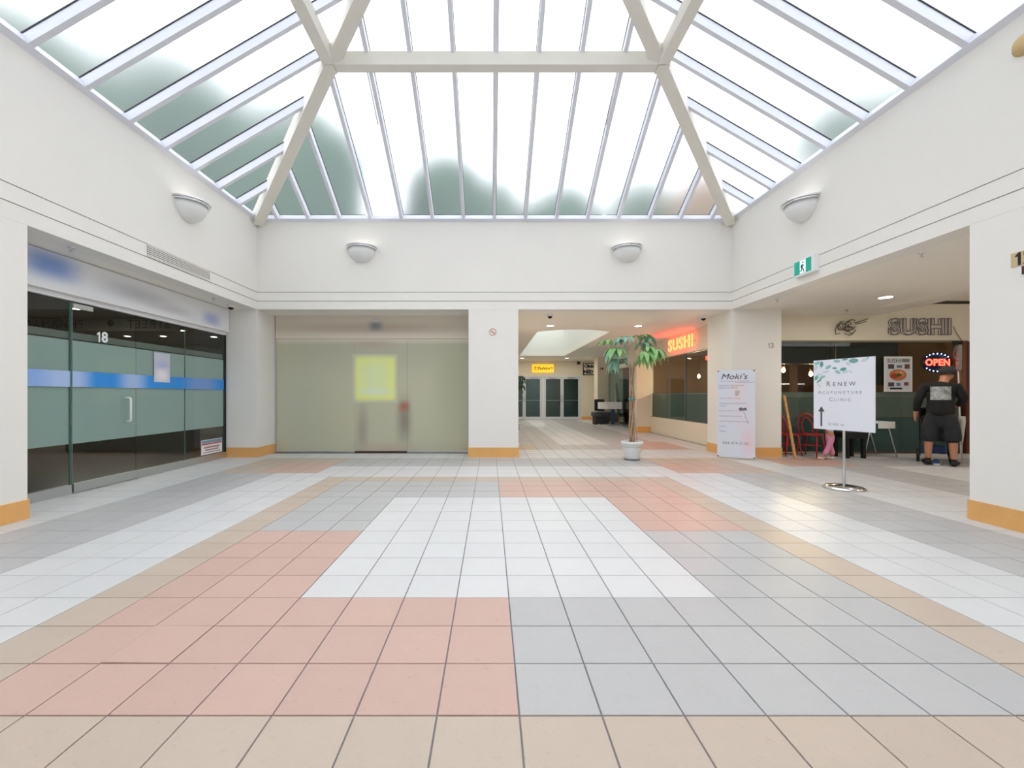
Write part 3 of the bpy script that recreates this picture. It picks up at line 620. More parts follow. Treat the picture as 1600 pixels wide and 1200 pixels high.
# ------------------------------------------------------------------ exit doors and signs at the end of the passage
doorm = mat('white door frame', rgb(214, 220, 226), 0.4)
dg = glass_mat('door glass', (0.80, 0.88, 0.88, 1), 0.8)
ed = thing('door_1', 'white framed glass exit doors', None, (2.7, YEND, 0), kind='structure')
obj('door_frame', boxes((0.80, 4.70, YEND-0.02, YEND+0.10, 2.20, 2.27), (2.64, 2.78, YEND-0.02, YEND+0.1, 0, 2.2), (4.62, 4.70, YEND-0.02, YEND+0.1, 0, 2.2), (0.80, 0.84, YEND-0.02, YEND+0.1, 0, 2.2)), doorm, ed)
for k, (a, b) in enumerate(((0.85, 1.73), (1.75, 2.63), (2.79, 3.69), (3.71, 4.61))):
    d = obj('door_leaf', boxes((a, a+0.07, YEND, YEND+0.05, 0.01, 2.19), (b-0.07, b, YEND, YEND+0.05, 0.01, 2.19), (a+0.07, b-0.07, YEND, YEND+0.05, 2.10, 2.19), (a+0.07, b-0.07, YEND, YEND+0.05, 0.01, 0.14)), doorm, ed); obj('push_bar', boxes((a+0.07, b-0.07, YEND+0.03, YEND+0.05, 0.98, 1.01)), steel, d)
    obj('pane', boxes((a+0.07, b-0.07, YEND+0.02, YEND+0.028, 0.14, 2.10)), dg, d)
    hxx = b-0.05 if k % 2 == 0 else a+0.05
    bm = bmesh.new(); tube(bm, [(hxx, YEND, 0.95), (hxx, YEND-0.07, 0.95), (hxx, YEND-0.07, 1.22), (hxx, YEND, 1.22)], 0.016, 6); obj('handle', bm, chrome, d)
    obj('closer', boxes(((a+b)/2-0.2, (a+b)/2+0.2, YEND-0.06, YEND-0.001, 2.13, 2.18)), steel, d)
downlight('added unseen downlight inside the vestibule behind the exit doors', 2.7, 24.2, ZS-0.001, 0.09, 22)  # unseen lamp added to brighten the vestibule through the door glass
yel = mat('yellow sign', rgb(244, 190, 48), 0.4, emit=0.35); brn = mat('brown print', rgb(92, 52, 18), 0.5)
ps = thing('parking_sign', 'yellow parking sign over the exit doors', 'sign', (2.70, YEND-0.05, 2.65))
obj('panel', rbox(2.15, 3.26, YEND-0.06, YEND-0.002, 2.43, 2.86, 0.01), yel, ps)
text('lettering', 'Parking', 0.21, frame((2.76, YEND-0.064, 2.645), (1, 0, 0)), brn, ps, bold=0.004)
bm = bmesh.new(); tube(bm, [Vector((2.32+0.09*math.cos(t), YEND-0.064, 2.65+0.09*math.sin(t))) for t in (2*PI*k/18 for k in range(18))], 0.01, 6, True); obj('ring', bm, brn, ps)
text('letter_p', 'P', 0.15, frame((2.32, YEND-0.064, 2.65), (1, 0, 0)), brn, ps, bold=0.004)
bm = bmesh.new(); prism(bm, [(-0.012, -0.09), (0.012, -0.09), (0.012, 0.02), (0.04, 0.02), (0, 0.09), (-0.04, 0.02), (-0.012, 0.02)], 0.003, frame((3.16, YEND-0.064, 2.65), (1, 0, 0))); obj('arrow', bm, brn, ps)
cs = thing('clinic_sign', 'black framed white sign cut off behind the far pillar', 'sign', (5.1, YEND-0.03, 2.6))
obj('frame', boxes((4.78, 5.42, YEND-0.04, YEND-0.002, 2.30, 2.92)), black, cs)
obj('panel', boxes((4.82, 5.38, YEND-0.046, YEND-0.041, 2.34, 2.88)), white, cs)
text('lettering', 'Clinic', 0.22, frame((5.09, YEND-0.05, 2.76), (1, 0, 0)), black, cs, bold=0.012)
text('lettering', 'walk in', 0.08, frame((5.0, YEND-0.05, 2.61), (1, 0, 0)), mat('red print', (0, 0, 0, 1)), cs, bold=0.003)
text('lettering', 'NED', 0.24, frame((5.05, YEND-0.05, 2.46), (1, 0, 0)), black, cs, bold=0.015)
spk = thing('wall_speaker', 'small dark box speaker above the end wall doors', 'speaker', (4.55, YEND-0.04, 2.9))
obj('body', rbox(4.47, 4.62, YEND-0.09, YEND-0.002, 2.85, 3.0, 0.01), mat('grey box', rgb(96, 92, 84), 0.6), spk)
obj('grille', boxes((4.485, 4.605, YEND-0.094, YEND-0.0905, 2.865, 2.985)), black, spk)
# ------------------------------------------------------------------ far shop on the right of the passage
fs = thing('salon_storefront', 'far glass shop front with a grey portrait poster', 'storefront', (XPW, 17.5, 0))
obj('pane', boxes((XPW+0.03, XPW+0.042, 15.3, 17.55, 0.06, 2.40)), shopglass, fs); obj('pane', boxes((XPW+0.03, XPW+0.042, 17.57, 19.78, 0.06, 2.40)), shopglass, fs)
obj('sill', boxes((XPW+0.005, XPW+0.08, 15.27, 19.78, 0, 0.06)), steel, fs); obj('top_track', boxes((XPW, XPW+0.08, 15.27, 19.78, 2.385, 2.42)), steel, fs)
vs_ = thing('shop_sign', 'white sign with bold black letters behind the potted tree leaves', 'sign', (XPW, 17.6, 2.6))
text('lettering', 'VIDEO', 0.26, frame((XPW-0.014, 17.6, 2.66), (0, -1, 0)), black, vs_, bold=0.02, sx=1.5)
obj('light_board', boxes((XPW-0.01, XPW-0.001, 16.0, 19.7, 2.45, 2.86)), white, vs_)
pt = thing('portrait_poster', 'grey poster of a standing figure behind far shop glass', 'poster', (XPW+0.1, 18.6, 0.7))
obj('sheet', boxes((XPW+0.08, XPW+0.085, 17.75, 19.7, 0.5, 2.35)), mat('poster grey', rgb(146, 158, 152), 0.6, mottle=0.1, scale=2), pt)
bm = bmesh.new(); prism(bm, [(-0.5, -0.85), (0.35, -0.85), (0.30, -0.2), (0.12, 0.35), (-0.05, 0.5), (-0.28, 0.2), (-0.42, -0.3)], 0.002, frame((XPW+0.079, 18.6, 1.35), (0, -1, 0))); obj('dark_shape', bm, mat('poster dark', rgb(74, 80, 80), 0.6), pt)
bm = bmesh.new(); prism(bm, [(-0.12, -0.85), (0.15, -0.85), (0.05, -0.2), (-0.02, 0.3), (-0.15, 0.1), (-0.22, -0.3)], 0.002, frame((XPW+0.076, 18.75, 1.35), (0, -1, 0))); obj('pale_shape', bm, mat('poster pale', rgb(196, 198, 192), 0.6), pt)
charcoal = mat('charcoal fabric', rgb(76, 82, 88), 0.8, bump=0.1, bscale=200)
bn = thing('bench', 'grey upholstered bench on a dark base in the passage', 'bench', (4.75, 18.4, 0))
obj('cushion', rbox(4.42, 5.12, 18.1, 18.75, 0.34, 0.55, 0.05, 3), charcoal, bn); obj('base', rbox(4.48, 5.06, 18.15, 18.7, 0.001, 0.345, 0.01), mat('bench dark', rgb(48, 48, 50), 0.6), bn)
ds = thing('reception_table', 'white box table on a blue post in the passage', 'table', (4.98, 17.6, 0))
obj('box_top', rbox(4.50, 5.40, 17.45, 17.85, 0.70, 0.98, 0.01), white, ds); obj('post', boxes((5.02, 5.14, 17.6, 17.72, 0.05, 0.705)), mat('blue post', rgb(50, 70, 110), 0.5), ds)
obj('plinth', boxes((4.50, 5.40, 17.4, 17.9, 0.001, 0.06)), steel, ds)
sc_ = thing('swivel_chair', 'dark blue chair behind the white box table', 'chair', (4.95, 18.95, 0))
obj('seat', rbox(4.70, 5.20, 18.9, 19.35, 0.42, 0.52, 0.03), mat('navy fabric', rgb(44, 52, 66), 0.7), sc_); obj('backrest', rbox(4.72, 5.18, 19.3, 19.38, 0.55, 1.08, 0.03), mat('navy fabric', (0, 0, 0, 1)), sc_)
bm = bmesh.new(); lathe(bm, [(0, 0.001), (0.24, 0.001), (0.24, 0.03), (0.03, 0.06), (0.03, 0.43), (0, 0.43)], 18, Matrix.Translation((4.95, 19.1, 0))); obj('pedestal', bm, steel, sc_)
nb = thing('number_plate', 'black number 14 on the farthest passage pillar', 'number', (5.18, 19.79, 2.49))
number('numeral', '14', 0.20, frame((5.18, 19.794, 2.49), (1, 0, 0)), black, nb)
# ------------------------------------------------------------------ potted trees
leafA = mat('bright leaf', rgb(140, 186, 116), 0.45, mottle=0.18, scale=12); leafB = mat('blue green leaf', rgb(124, 172, 150), 0.42, mottle=0.15, scale=12); leafC = mat('dark leaf', rgb(52, 78, 54), 0.5, mottle=0.2, scale=9)
woodm = mat('braided bark', rgb(168, 140, 112), 0.8, mottle=0.25, scale=25)
def palmate(bm, base, tip, size, nleaf, droop, r, spread=0.95):
    """Petiole plus leaflets fanned around its tip."""
    base = Vector(base); tip = Vector(tip); d = (tip-base).normalized()
    mid = (base+tip)/2+Vector((0, 0, 0.05)); tube(bm, [base, mid, tip], [0.006, 0.005, 0.004], 5)
    h = Vector((d.x, d.y, 0)); h = h.normalized() if h.length > 0.05 else Vector((1, 0, 0))
    for k in range(nleaf):
        a = (k-(nleaf-1)/2)*spread*2/(nleaf-1)*1.75
        dirv = (Matrix.Rotation(a, 3, 'Z') @ h); L = size*(1-0.22*abs(a)/1.7)*r.uniform(0.9, 1.1); side = Vector((-dirv.y, dirv.x, 0))
        rows = []
        for q, w in enumerate((0.04, 0.55, 0.95, 1.0, 0.7, 0.02)):
            s = q/5; z = -droop*L*s*s*1.1+0.12*L*s
            c = tip+dirv*L*s*(1-0.25*droop*s)+Vector((0, 0, z)); hw = w*L*0.185
            rows.append((bm.verts.new(c+side*hw+Vector((0, 0, hw*0.35))), bm.verts.new(c), bm.verts.new(c-side*hw+Vector((0, 0, hw*0.35)))))
        for A, B in zip(rows, rows[1:]):
            for q in (0, 1):
                f = bm.faces.new((A[q], A[q+1], B[q+1], B[q])); f.smooth = True
def potted_tree(label, X, Y, top, stems, leaves, potr, lm, seed, pot_white=True):
    t = thing('potted_tree', label, 'plant', (X, Y, 0)); r = random.Random(seed); k = potr/0.215
    M = Matrix.Translation((X, Y, 0.022)) @ Matrix.Scale(k, 4)
    pm = mat('white pot', rgb(226, 228, 228), 0.35)
    bm = bmesh.new(); lathe(bm, [(0, 0.0), (0.125, 0.0), (0.135, 0.02), (0.155, 0.12), (0.178, 0.22), (0.182, 0.26), (0.2, 0.28), (0.215, 0.30), (0.215, 0.335), (0.195, 0.345), (0.185, 0.32), (0.18, 0.29), (0, 0.29)], 28, M); p = obj('pot', bm, pm, t)
    bm = bmesh.new(); lathe(bm, [(0.181, 0.225), (0.188, 0.235), (0.188, 0.262), (0.181, 0.272)], 28, M); obj('moulded_band', bm, mat('pot band', rgb(202, 206, 194), 0.5), p)
    bm = bmesh.new(); lathe(bm, [(0, -0.02), (0.13, -0.02), (0.16, 0.0), (0.165, 0.012), (0.14, 0.004), (0, 0.002)], 24, M); obj('saucer', bm, mat('clear saucer', rgb(160, 164, 164), 0.3), t)
    bm = bmesh.new(); lathe(bm, [(0, 0.318*k+0.022), (0.178*k, 0.312*k+0.022)], 20, Matrix.Translation((X, Y, 0))); obj('soil', bm, mat('soil', rgb(70, 56, 46), 0.95, bump=0.6, bscale=50), t)
    for s in range(stems):
        pts = []; n = 22
        for q in range(n):
            u = q/(n-1); a = 2*PI*s/stems+u*5.2; rr = 0.045*(1-0.45*u)+0.03*max(0, u-0.85)/0.15
            pts.append((X+rr*math.cos(a), Y+rr*math.sin(a), 0.30*k+u*(top-0.30*k)))
        bm = bmesh.new(); tube(bm, pts, [0.024-0.010*q/(n-1) for q in range(n)], 8); obj('trunk', bm, woodm, t)
    for (bx, by, bz, tx, ty, tz, size, dr_) in leaves:
        bm = bmesh.new(); palmate(bm, (X+bx, Y+by, bz), (X+tx, Y+ty, tz), size, r.choice((5, 5, 6)), dr_, r); obj('leaf', bm, r.choice(lm), t, flip=False)
    return t
L = []
rr_ = random.Random(11)
for cx_, cz_, n in ((-0.31, 2.20, 8), (0.27, 2.28, 9)):
    for q in range(n):
        a = 2*PI*q/n+rr_.uniform(-.25, .25); rad = rr_.uniform(0.06, 0.20); dz = rr_.uniform(-0.24, 0.20)
        L.append((cx_*0.25, 0, 1.84, cx_+rad*math.cos(a), rad*math.sin(a), cz_+dz, rr_.uniform(0.25, 0.33), 0.72-1.7*dz+rr_.uniform(-.1, .25)))
pt1 = potted_tree('tall money tree with braided trunk in a white pot', 2.80, 8.42, 1.92, 4, L, 0.215, [leafA, leafB, leafA], 5)
bm = bmesh.new(); lathe(bm, [(0.058, 1.18), (0.066, 1.185), (0.066, 1.215), (0.058, 1.22)], 14, Matrix.Translation((2.80, 8.42, 0))); obj('tie', bm, mat('green tie', rgb(90, 150, 140), 0.6), pt1)
bm = bmesh.new(); tube(bm, [(2.88, 8.36, 0.32), (2.865, 8.37, 1.0), (2.84, 8.38, 1.75)], 0.008, 6); obj('stake', bm, mat('pale stake', rgb(205, 190, 165), 0.7), pt1)
L = []
for q in range(16):
    a = 2*PI*q/16; L.append((0, 0, 1.2, 0.18*math.cos(a), 0.18*math.sin(a), 1.40+0.6*rr_.random(), 0.26, rr_.uniform(0.6, 1.1)))
potted_tree('dark leafy plant half hidden by the middle pillar', 1.0, 16.0, 1.3, 3, L, 0.13, [leafC], 8)
# ------------------------------------------------------------------ wall lamps
frost = mat('frosted lamp glass', rgb(232, 233, 232), 0.35, mottle=0.02, scale=6)
def sconce(label, o, right):
    t = thing('wall_lamp', label, 'wall lamp', o, 'half bowl wall lamps'); M = frame(o, right)
    # local: x right, y up, z out of the wall
    A = M @ Matrix(((1, 0, 0, 0), (0, 0, 1, 0), (0, 1, 0, 0), (0, 0, 0, 1)))            # lathe axis = up, half turn out of the wall
    bm = bmesh.new(); lathe(bm, [(0.0, -0.26), (0.06, -0.255), (0.14, -0.225), (0.21, -0.165), (0.255, -0.09), (0.272, 0.0), (0.262, 0.0), (0.245, -0.085), (0.2, -0.155), (0.13, -0.21), (0.0, -0.243)], 24, A, 0, PI); obj('bowl', bm, frost, t)
    for k, (z0, z1, r0) in enumerate(((0.0, 0.028, 0.30), (0.03, 0.055, 0.315))):
        bm = bmesh.new(); lathe(bm, [(r0-0.035, z0), (r0, z0), (r0+0.008, (z0+z1)/2), (r0, z1), (r0-0.035, z1), (r0-0.035, z0)], 28, A, 0, PI); obj('chrome_rim', bm, chrome, t)
    bm = boxes((-0.2, 0.2, -0.14, 0.05, 0, 0.02)); bm.transform(M); obj('back_plate', bm, white, t)
    l = bpy.data.lights.new('lamp', 'POINT'); l.energy = 0.4; l.color = (1, 0.93, 0.82); l.shadow_soft_size = 0.06
    lo = bpy.data.objects.new('lamp', l); C.objects.link(lo); lo.parent = t; lo.location = (M @ Vector((0, -0.03, 0.14)))-Vector(o)
sconce('frosted half bowl wall lamp on back wall, left one', (-2.64, YB-0.001, 4.25), (1, 0, 0))
sconce('frosted half bowl wall lamp on back wall, right one', (2.79, YB-0.001, 4.25), (1, 0, 0))
sconce('frosted half bowl wall lamp on the left wall', (XL+0.001, 6.72, 4.27), (0, 1, 0))
sconce('frosted half bowl wall lamp on the right wall', (XR-0.001, 6.70, 4.27), (0, -1, 0))
# ------------------------------------------------------------------ small fittings on walls and soffits
gv = thing('air_grille', 'slotted grey air grille in the left wall band', 'vent', (XL, 6.58, 3.3))
obj('backing', boxes((XL+0.0005, XL+0.004, 5.93, 7.25, 3.225, 3.37)), mat('grille dark', rgb(120, 118, 112), 0.8), gv)
for a, b in ((3.215, 3.228), (3.367, 3.38)): obj('frame', boxes((XL+0.001, XL+0.014, 5.92, 7.26, a, b)), paint, gv)
for k in range(5): obj('slat', boxes((XL+0.004, XL+0.012, 5.93, 7.25, 3.236+k*0.027, 3.249+k*0.027)), paint, gv)
ex = thing('exit_sign', 'green exit sign with a running figure on right wall', 'sign', (XR, 6.6, 3.28)); Mx = frame((XR-0.075, 6.62, 3.285), (0, -1, 0))
def lb_(x0, x1, y0, y1, z0, z1, M): return box(bmesh.new(), x0, x1, y0, y1, z0, z1, M)
obj('housing', lb_(-0.22, 0.22, -0.13, 0.13, -0.074, 0.0, Mx), white, ex); obj('green_panel', lb_(-0.20, 0.155, -0.105, 0.105, 0.0, 0.004, Mx), mat('exit green', rgb(0, 140, 118), 0.35, emit=0.25), ex)
obj('white_door', lb_(-0.075, 0.045, -0.10, 0.10, 0.0045, 0.006, Mx), mat('exit white', rgb(225, 246, 242), 0.4, emit=0.25), ex)
man = mat('exit figure', rgb(20, 84, 74), 0.5); bm = bmesh.new(); pp = lambda a, b: Mx @ Vector((a-0.015, b, 0.009))
tube(bm, [pp(0.0, 0.035), pp(-0.012, -0.02)], 0.012, 6); tube(bm, [pp(-0.012, -0.02), pp(0.02, -0.05), pp(0.03, -0.085)], 0.007, 6); tube(bm, [pp(-0.012, -0.02), pp(-0.02, -0.06), pp(-0.05, -0.065)], 0.007, 6)
tube(bm, [pp(0.0, 0.03), pp(0.03, 0.01)], 0.006, 6); tube(bm, [pp(0.0, 0.03), pp(-0.03, 0.02), pp(-0.035, -0.005)], 0.006, 6); bmesh.ops.create_icosphere(bm, subdivisions=1, radius=0.014, matrix=Matrix.Translation(pp(0.01, 0.062)))
obj('running_figure', bm, man, ex)
det = thing('alarm_bell', 'tan round alarm at the top right edge of photo', 'alarm', (XR, 3.95, 4.52)); Md = frame((XR, 3.93, 4.53), (0, -1, 0))
bm = bmesh.new(); lathe(bm, [(0.085, 0.0), (0.085, 0.02), (0.07, 0.05), (0.03, 0.065), (0, 0.067)], 24, Md); obj('dome', bm, mat('tan plastic', rgb(205, 178, 128), 0.5), det)
bm = bmesh.new(); lathe(bm, [(0.1, 0.0), (0.1, 0.012), (0.08, 0.016), (0, 0.016)], 24, Md); obj('mount', bm, mat('tan mount', rgb(190, 165, 120), 0.5), det)
def sprinkler(label, X, Y, Z):
    t = thing('sprinkler', label, 'sprinkler', (X, Y, Z), 'ceiling sprinklers'); M = Matrix.Translation((X, Y, Z))
    bm = bmesh.new(); lathe(bm, [(0.035, 0), (0.03, -0.008), (0.01, -0.012), (0.01, -0.03), (0, -0.03)], 12, M); obj('cup', bm, chrome, t)
    bm = bmesh.new(); lathe(bm, [(0.0, -0.045), (0.022, -0.047), (0.022, -0.05), (0, -0.05)], 12, M); tube(bm, [(X, Y, Z-0.028), (X, Y, Z-0.046)], 0.004, 6); obj('deflector', bm, steel, t)
for lab, X, a, b in (('sprinkler in the left soffit, nearest the viewer', 0, 111, 387), ('sprinkler in the left soffit beside the dome camera', 0, 333, 466), ('sprinkler in the right soffit above pillar 13', 0, 1214, 468), ('sprinkler in the right soffit nearest the right edge', 0, 1440, 395), ('sprinkler over the restaurant header', 0, 1323, 484)):
    Y = FPX*(ZS-CH)/(PY-b); sprinkler(lab, (a-PX)*Y/FPX, Y, ZS)
def dome_cam(label, X, Y, Z):
    t = thing('dome_camera', label, 'camera', (X, Y, Z), 'dome cameras'); M = Matrix.Translation((X, Y, Z))
    bm = bmesh.new(); lathe(bm, [(0, 0), (0.07, 0), (0.07, -0.03), (0.055, -0.04), (0, -0.04)], 18, M); obj('mount', bm, white, t)
    bm = bmesh.new(); lathe(bm, [(0.052, -0.038), (0.048, -0.06), (0.03, -0.08), (0, -0.088)], 18, M); obj('dome', bm, mat('smoked dome', rgb(18, 18, 22), 0.1), t)
dome_cam('dome camera in the left soffit by the corner pillar', -5.1, 8.35, ZS); dome_cam('dome camera in the passage ceiling', 1.30, 9.3, ZS); dome_cam('dome camera on the passage ceiling by pillar 13', 4.78, 9.55, ZS)
nsm = mat('orange print', rgb(214, 140, 90), 0.5); ns = thing('no_smoking_sticker', 'round orange no smoking sticker on the middle pillar', 'sticker', (0.045, YB, 2.57)); Mn = frame((0.045, YB-0.001, 2.57), (1, 0, 0))
bm = bmesh.new(); tube(bm, [Mn @ Vector((0.068*math.cos(t), 0.068*math.sin(t), 0)) for t in (2*PI*k/24 for k in range(24))], 0.006, 6, True); obj('ring', bm, nsm, ns)
bm = bmesh.new(); tube(bm, [Mn @ Vector((-0.045, 0.045, 0)), Mn @ Vector((0.045, -0.045, 0))], 0.006, 6); obj('slash', bm, nsm, ns)
bm = bmesh.new(); tube(bm, [Mn @ Vector((-0.04, -0.01, 0)), Mn @ Vector((0.04, -0.01, 0))], 0.006, 6); obj('cigarette', bm, nsm, ns)
nb = thing('number_plate', 'thin grey number 13 on the pillar behind the banner', 'number', (5.755, YB, 2.29))
number('numeral', '13', 0.15, frame((5.755, YB-0.001, 2.29), (1, 0, 0)), mat('grey outline', rgb(168, 164, 156), 0.5), nb)
npz = thing('number_plaque', 'tan plaque with number 12 at the right edge', 'number', (XR, 4.0, 2.5)); Mp = frame((XR-0.002, 3.955, 2.555), (0, -1, 0))
obj('plaque', lb_(-0.085, 0.13, -0.065, 0.065, 0, 0.006, Mp), mat('tan plaque', rgb(202, 182, 142), 0.5), npz)
number('numeral', '12', 0.17, Mp @ Matrix.Translation((0.03, 0, 0.007)), black, npz)
npb = thing('letter_plaque', 'small white plaque with letter B under the number plaque', 'number', (XR, 4.0, 2.4)); Mb = frame((XR-0.002, 3.945, 2.435), (0, -1, 0))
obj('plaque', lb_(-0.035, 0.06, -0.045, 0.045, 0, 0.004, Mb), white, npb); text('letter', 'B', 0.10, Mb @ Matrix.Translation((0.015, 0, 0.006)), mat('dark red print', rgb(70, 28, 34), 0.5), npb, bold=0.005)
# ------------------------------------------------------------------ neon signs
neon = mat('lit neon', (1, 0.16, 0.05, 1), 0.4, emit=7.0, ecol=(1, 0.06, 0.02, 1)); deadneon = mat('unlit neon tube', rgb(120, 104, 128), 0.35); deadneon2 = mat('dark neon wire', rgb(84, 74, 62), 0.5)
nsg = thing('neon_sign', 'glowing red SUSHI neon sign over the passage window', 'sign', (XPW, 12.1, 2.7))
text('outer_tube', 'SUSHI', 0.46, frame((XPW-0.05, 12.12, 2.735), (0, -1, 0)), neon, nsg, outline=0.006, sx=1.2, bold=0.006, space=1.14)
text('letter_face', 'SUSHI', 0.46, frame((XPW-0.04, 12.12, 2.735), (0, -1, 0)), mat('neon letter face', (0.6, 0.08, 0.03, 1), 0.5, emit=1.6, ecol=(1, 0.10, 0.03, 1)), nsg, sx=1.2, bold=0.004, space=1.14)
obj('mounting_rail', boxes((XPW-0.02, XPW-0.001, 11.3, 12.95, 2.72, 2.74)), mat('neon rail', rgb(190, 170, 150), 0.5), nsg)
nd = thing('neon_sign', 'unlit SUSHI neon outline on the header behind walking man', 'sign', (9.4, YSR, 2.75))
text('outer_tube', 'SUSHI', 0.46, frame((9.37, YSR-0.05, 2.75), (1, 0, 0)), deadneon, nd, outline=0.009, sx=1.02, bold=0.018, space=1.12)
text('inner_tube', 'SUSHI', 0.46, frame((9.35, YSR-0.02, 2.75), (1, 0, 0)), deadneon2, nd, outline=0.005, sx=1.02, bold=0.018, space=1.12)
bm = bmesh.new(); tube(bm, [(10.1, YSR-0.02, 2.78), (10.18, YSR-0.02, 2.62), (10.28, YSR-0.02, 2.47)], 0.006, 6); obj('wire', bm, deadneon, nd)
nf = thing('neon_sign', 'unlit tangled shrimp shaped neon outline on restaurant header', 'sign', (7.85, YSR, 2.75)); r = random.Random(2)
def q_(x, z): return (x, YSR-0.03-r.random()*0.03, z)
for k in range(9):
    a = r.uniform(0, 2); cx_, cz_ = 7.75+r.uniform(-.12, .12), 2.78+r.uniform(-.06, .05); ra, rb = r.uniform(0.07, 0.2), r.uniform(0.04, 0.12)
    bm = bmesh.new(); tube(bm, [q_(cx_+ra*math.cos(a+t*0.5), cz_+rb*math.sin(a+t*0.5)) for t in range(9)], 0.007, 5); obj('tube', bm, deadneon2, nf)
for pts in ([(7.9, 2.85), (8.02, 2.87), (8.1, 2.9), (8.2, 2.93)], [(7.92, 2.82), (8.05, 2.84), (8.18, 2.88)], [(7.55, 2.8), (7.5, 2.7), (7.52, 2.6), (7.62, 2.62)], [(7.7, 2.62), (7.8, 2.58), (7.88, 2.6), (7.95, 2.7)]):
    bm = bmesh.new(); tube(bm, [q_(*p) for p in pts], 0.008, 5); obj('tube', bm, deadneon2, nf)
on = thing('open_sign', 'lit OPEN sign ringed with blue dots in the restaurant window', 'sign', (9.78, YSR, 2.0))
bm = bmesh.new(); lathe(bm, [(0, 0), (0.34, 0), (0.34, 0.012), (0, 0.012)], 32, frame((9.78, YSR+0.02, 1.99), (1, 0, 0)) @ Matrix.Diagonal((1, 0.66, 1, 1))); obj('back_board', bm, mat('navy board', rgb(16, 18, 44), 0.4), on)
text('lettering', 'OPEN', 0.20, frame((9.78, YSR-0.003, 1.985), (1, 0, 0)), mat('open red', (1, 0.05, 0.03, 1), 0.4, emit=4.0, ecol=(1, 0.035, 0.02, 1)), on, bold=0.006, space=1.08)
bl_ = mat('blue dot glow', (0.55, 0.7, 1, 1), 0.4, emit=5.0, ecol=(0.35, 0.5, 1, 1))
for k in range(22):
    a = 2*PI*(k+0.5)/22
    if abs(math.sin(a)) < 0.42: continue
    bm = bmesh.new(); lathe(bm, [(0, 0.008), (0.011, 0.004), (0.011, 0), (0, 0)], 8, frame((9.78+0.31*math.cos(a), YSR+0.007, 1.99+0.195*math.sin(a)), (1, 0, 0))); obj('dot', bm, bl_, on)
oe = thing('exit_light', 'small red lit sign inside the passage window', 'sign', (6.6, 12.2, 2.35)); Me = frame((6.4, 12.4, 2.36), (0.4, -1, 0))
obj('box', lb_(-0.16, 0.16, -0.09, 0.09, -0.03, 0, Me), black, oe); text('lettering', 'EXIT', 0.15, Me @ Matrix.Translation((0, 0, 0.004)), mat('open red', (0, 0, 0, 1)), oe, bold=0.006)
# ------------------------------------------------------------------ clinic sign on its stand
A_, B_ = Vector((4.71, 6.20, 0)), Vector((4.93, 5.45, 0)); rt = (B_-A_).normalized(); cen = (A_+B_)/2; nrm = rt.cross(Vector((0, 0, 1)))
cl = thing('sign_stand', 'white clinic sign with an arrow on a chrome stand', 'sign', (4.86, 5.83, 0)); Mc = frame((cen.x, cen.y, 1.283), rt)
bmw = mat('sign board white', rgb(232, 234, 242), 0.5)
bd = obj('board', lb_(-0.39, 0.39, -0.49, 0.495, -0.01, 0, Mc), bmw, cl)
pc = cen-nrm*0.03
bm = bmesh.new(); lathe(bm, [(0, 0.001), (0.24, 0.001), (0.245, 0.012), (0.2, 0.035), (0.08, 0.05), (0.03, 0.055), (0.0, 0.055)], 36, Matrix.Translation((pc.x, pc.y, 0))); obj('base', bm, chrome, cl)
bm = bmesh.new(); tube(bm, [(pc.x, pc.y, 0.05), (pc.x, pc.y, 1.2)], 0.0155, 12); obj('pole', bm, steel, cl)
ink = mat('grey ink', rgb(112, 112, 118), 0.6); inkd = mat('slate ink', rgb(78, 86, 92), 0.6)
def small_caps(words, size, x0, y, m, par, Mf, space=1.35, nm='lettering'):
    x = x0
    for first, rest, w1, w2 in words:
        text(nm, first, size*1.25, Mf @ Matrix.Translation((x, y+size*0.07, 0.0012)), m, par, 'LEFT', ext=0.0006, space=space); x += w1
        text(nm, rest, size, Mf @ Matrix.Translation((x, y, 0.0012)), m, par, 'LEFT', ext=0.0006, space=space); x += w2
small_caps([('R', 'ENEW', 0.088, 0.3)], 0.080, -0.215, 0.145, ink, bd, Mc, 1.55)
inkl = mat('light grey ink', rgb(150, 150, 156), 0.6)
small_caps([('A', 'CUPUNCTURE', 0.06, 0.5)], 0.054, -0.325, 0.03, inkl, bd, Mc, 1.62)
small_caps([('C', 'LINIC', 0.07, 0.3)], 0.058, -0.175, -0.07, inkl, bd, Mc, 1.6)
small_caps([('U', 'NIT 16', 0.06, 0.3)], 0.045, -0.185, -0.415, inkl, bd, Mc, 1.1)
bm = bmesh.new(); prism(bm, [(-0.012, -0.45), (0.012, -0.45), (0.012, -0.24), (0.045, -0.24), (0, -0.165), (-0.045, -0.24), (-0.012, -0.24)], 0.001, Mc @ Matrix.Translation((-0.28, 0, 0.001))); obj('arrow', bm, inkd, bd)
lc = [mat('leaf print %d' % k, c, 0.6) for k, c in enumerate((rgb(150, 196, 190), rgb(92, 160, 146), rgb(196, 214, 214), rgb(120, 170, 162)))]
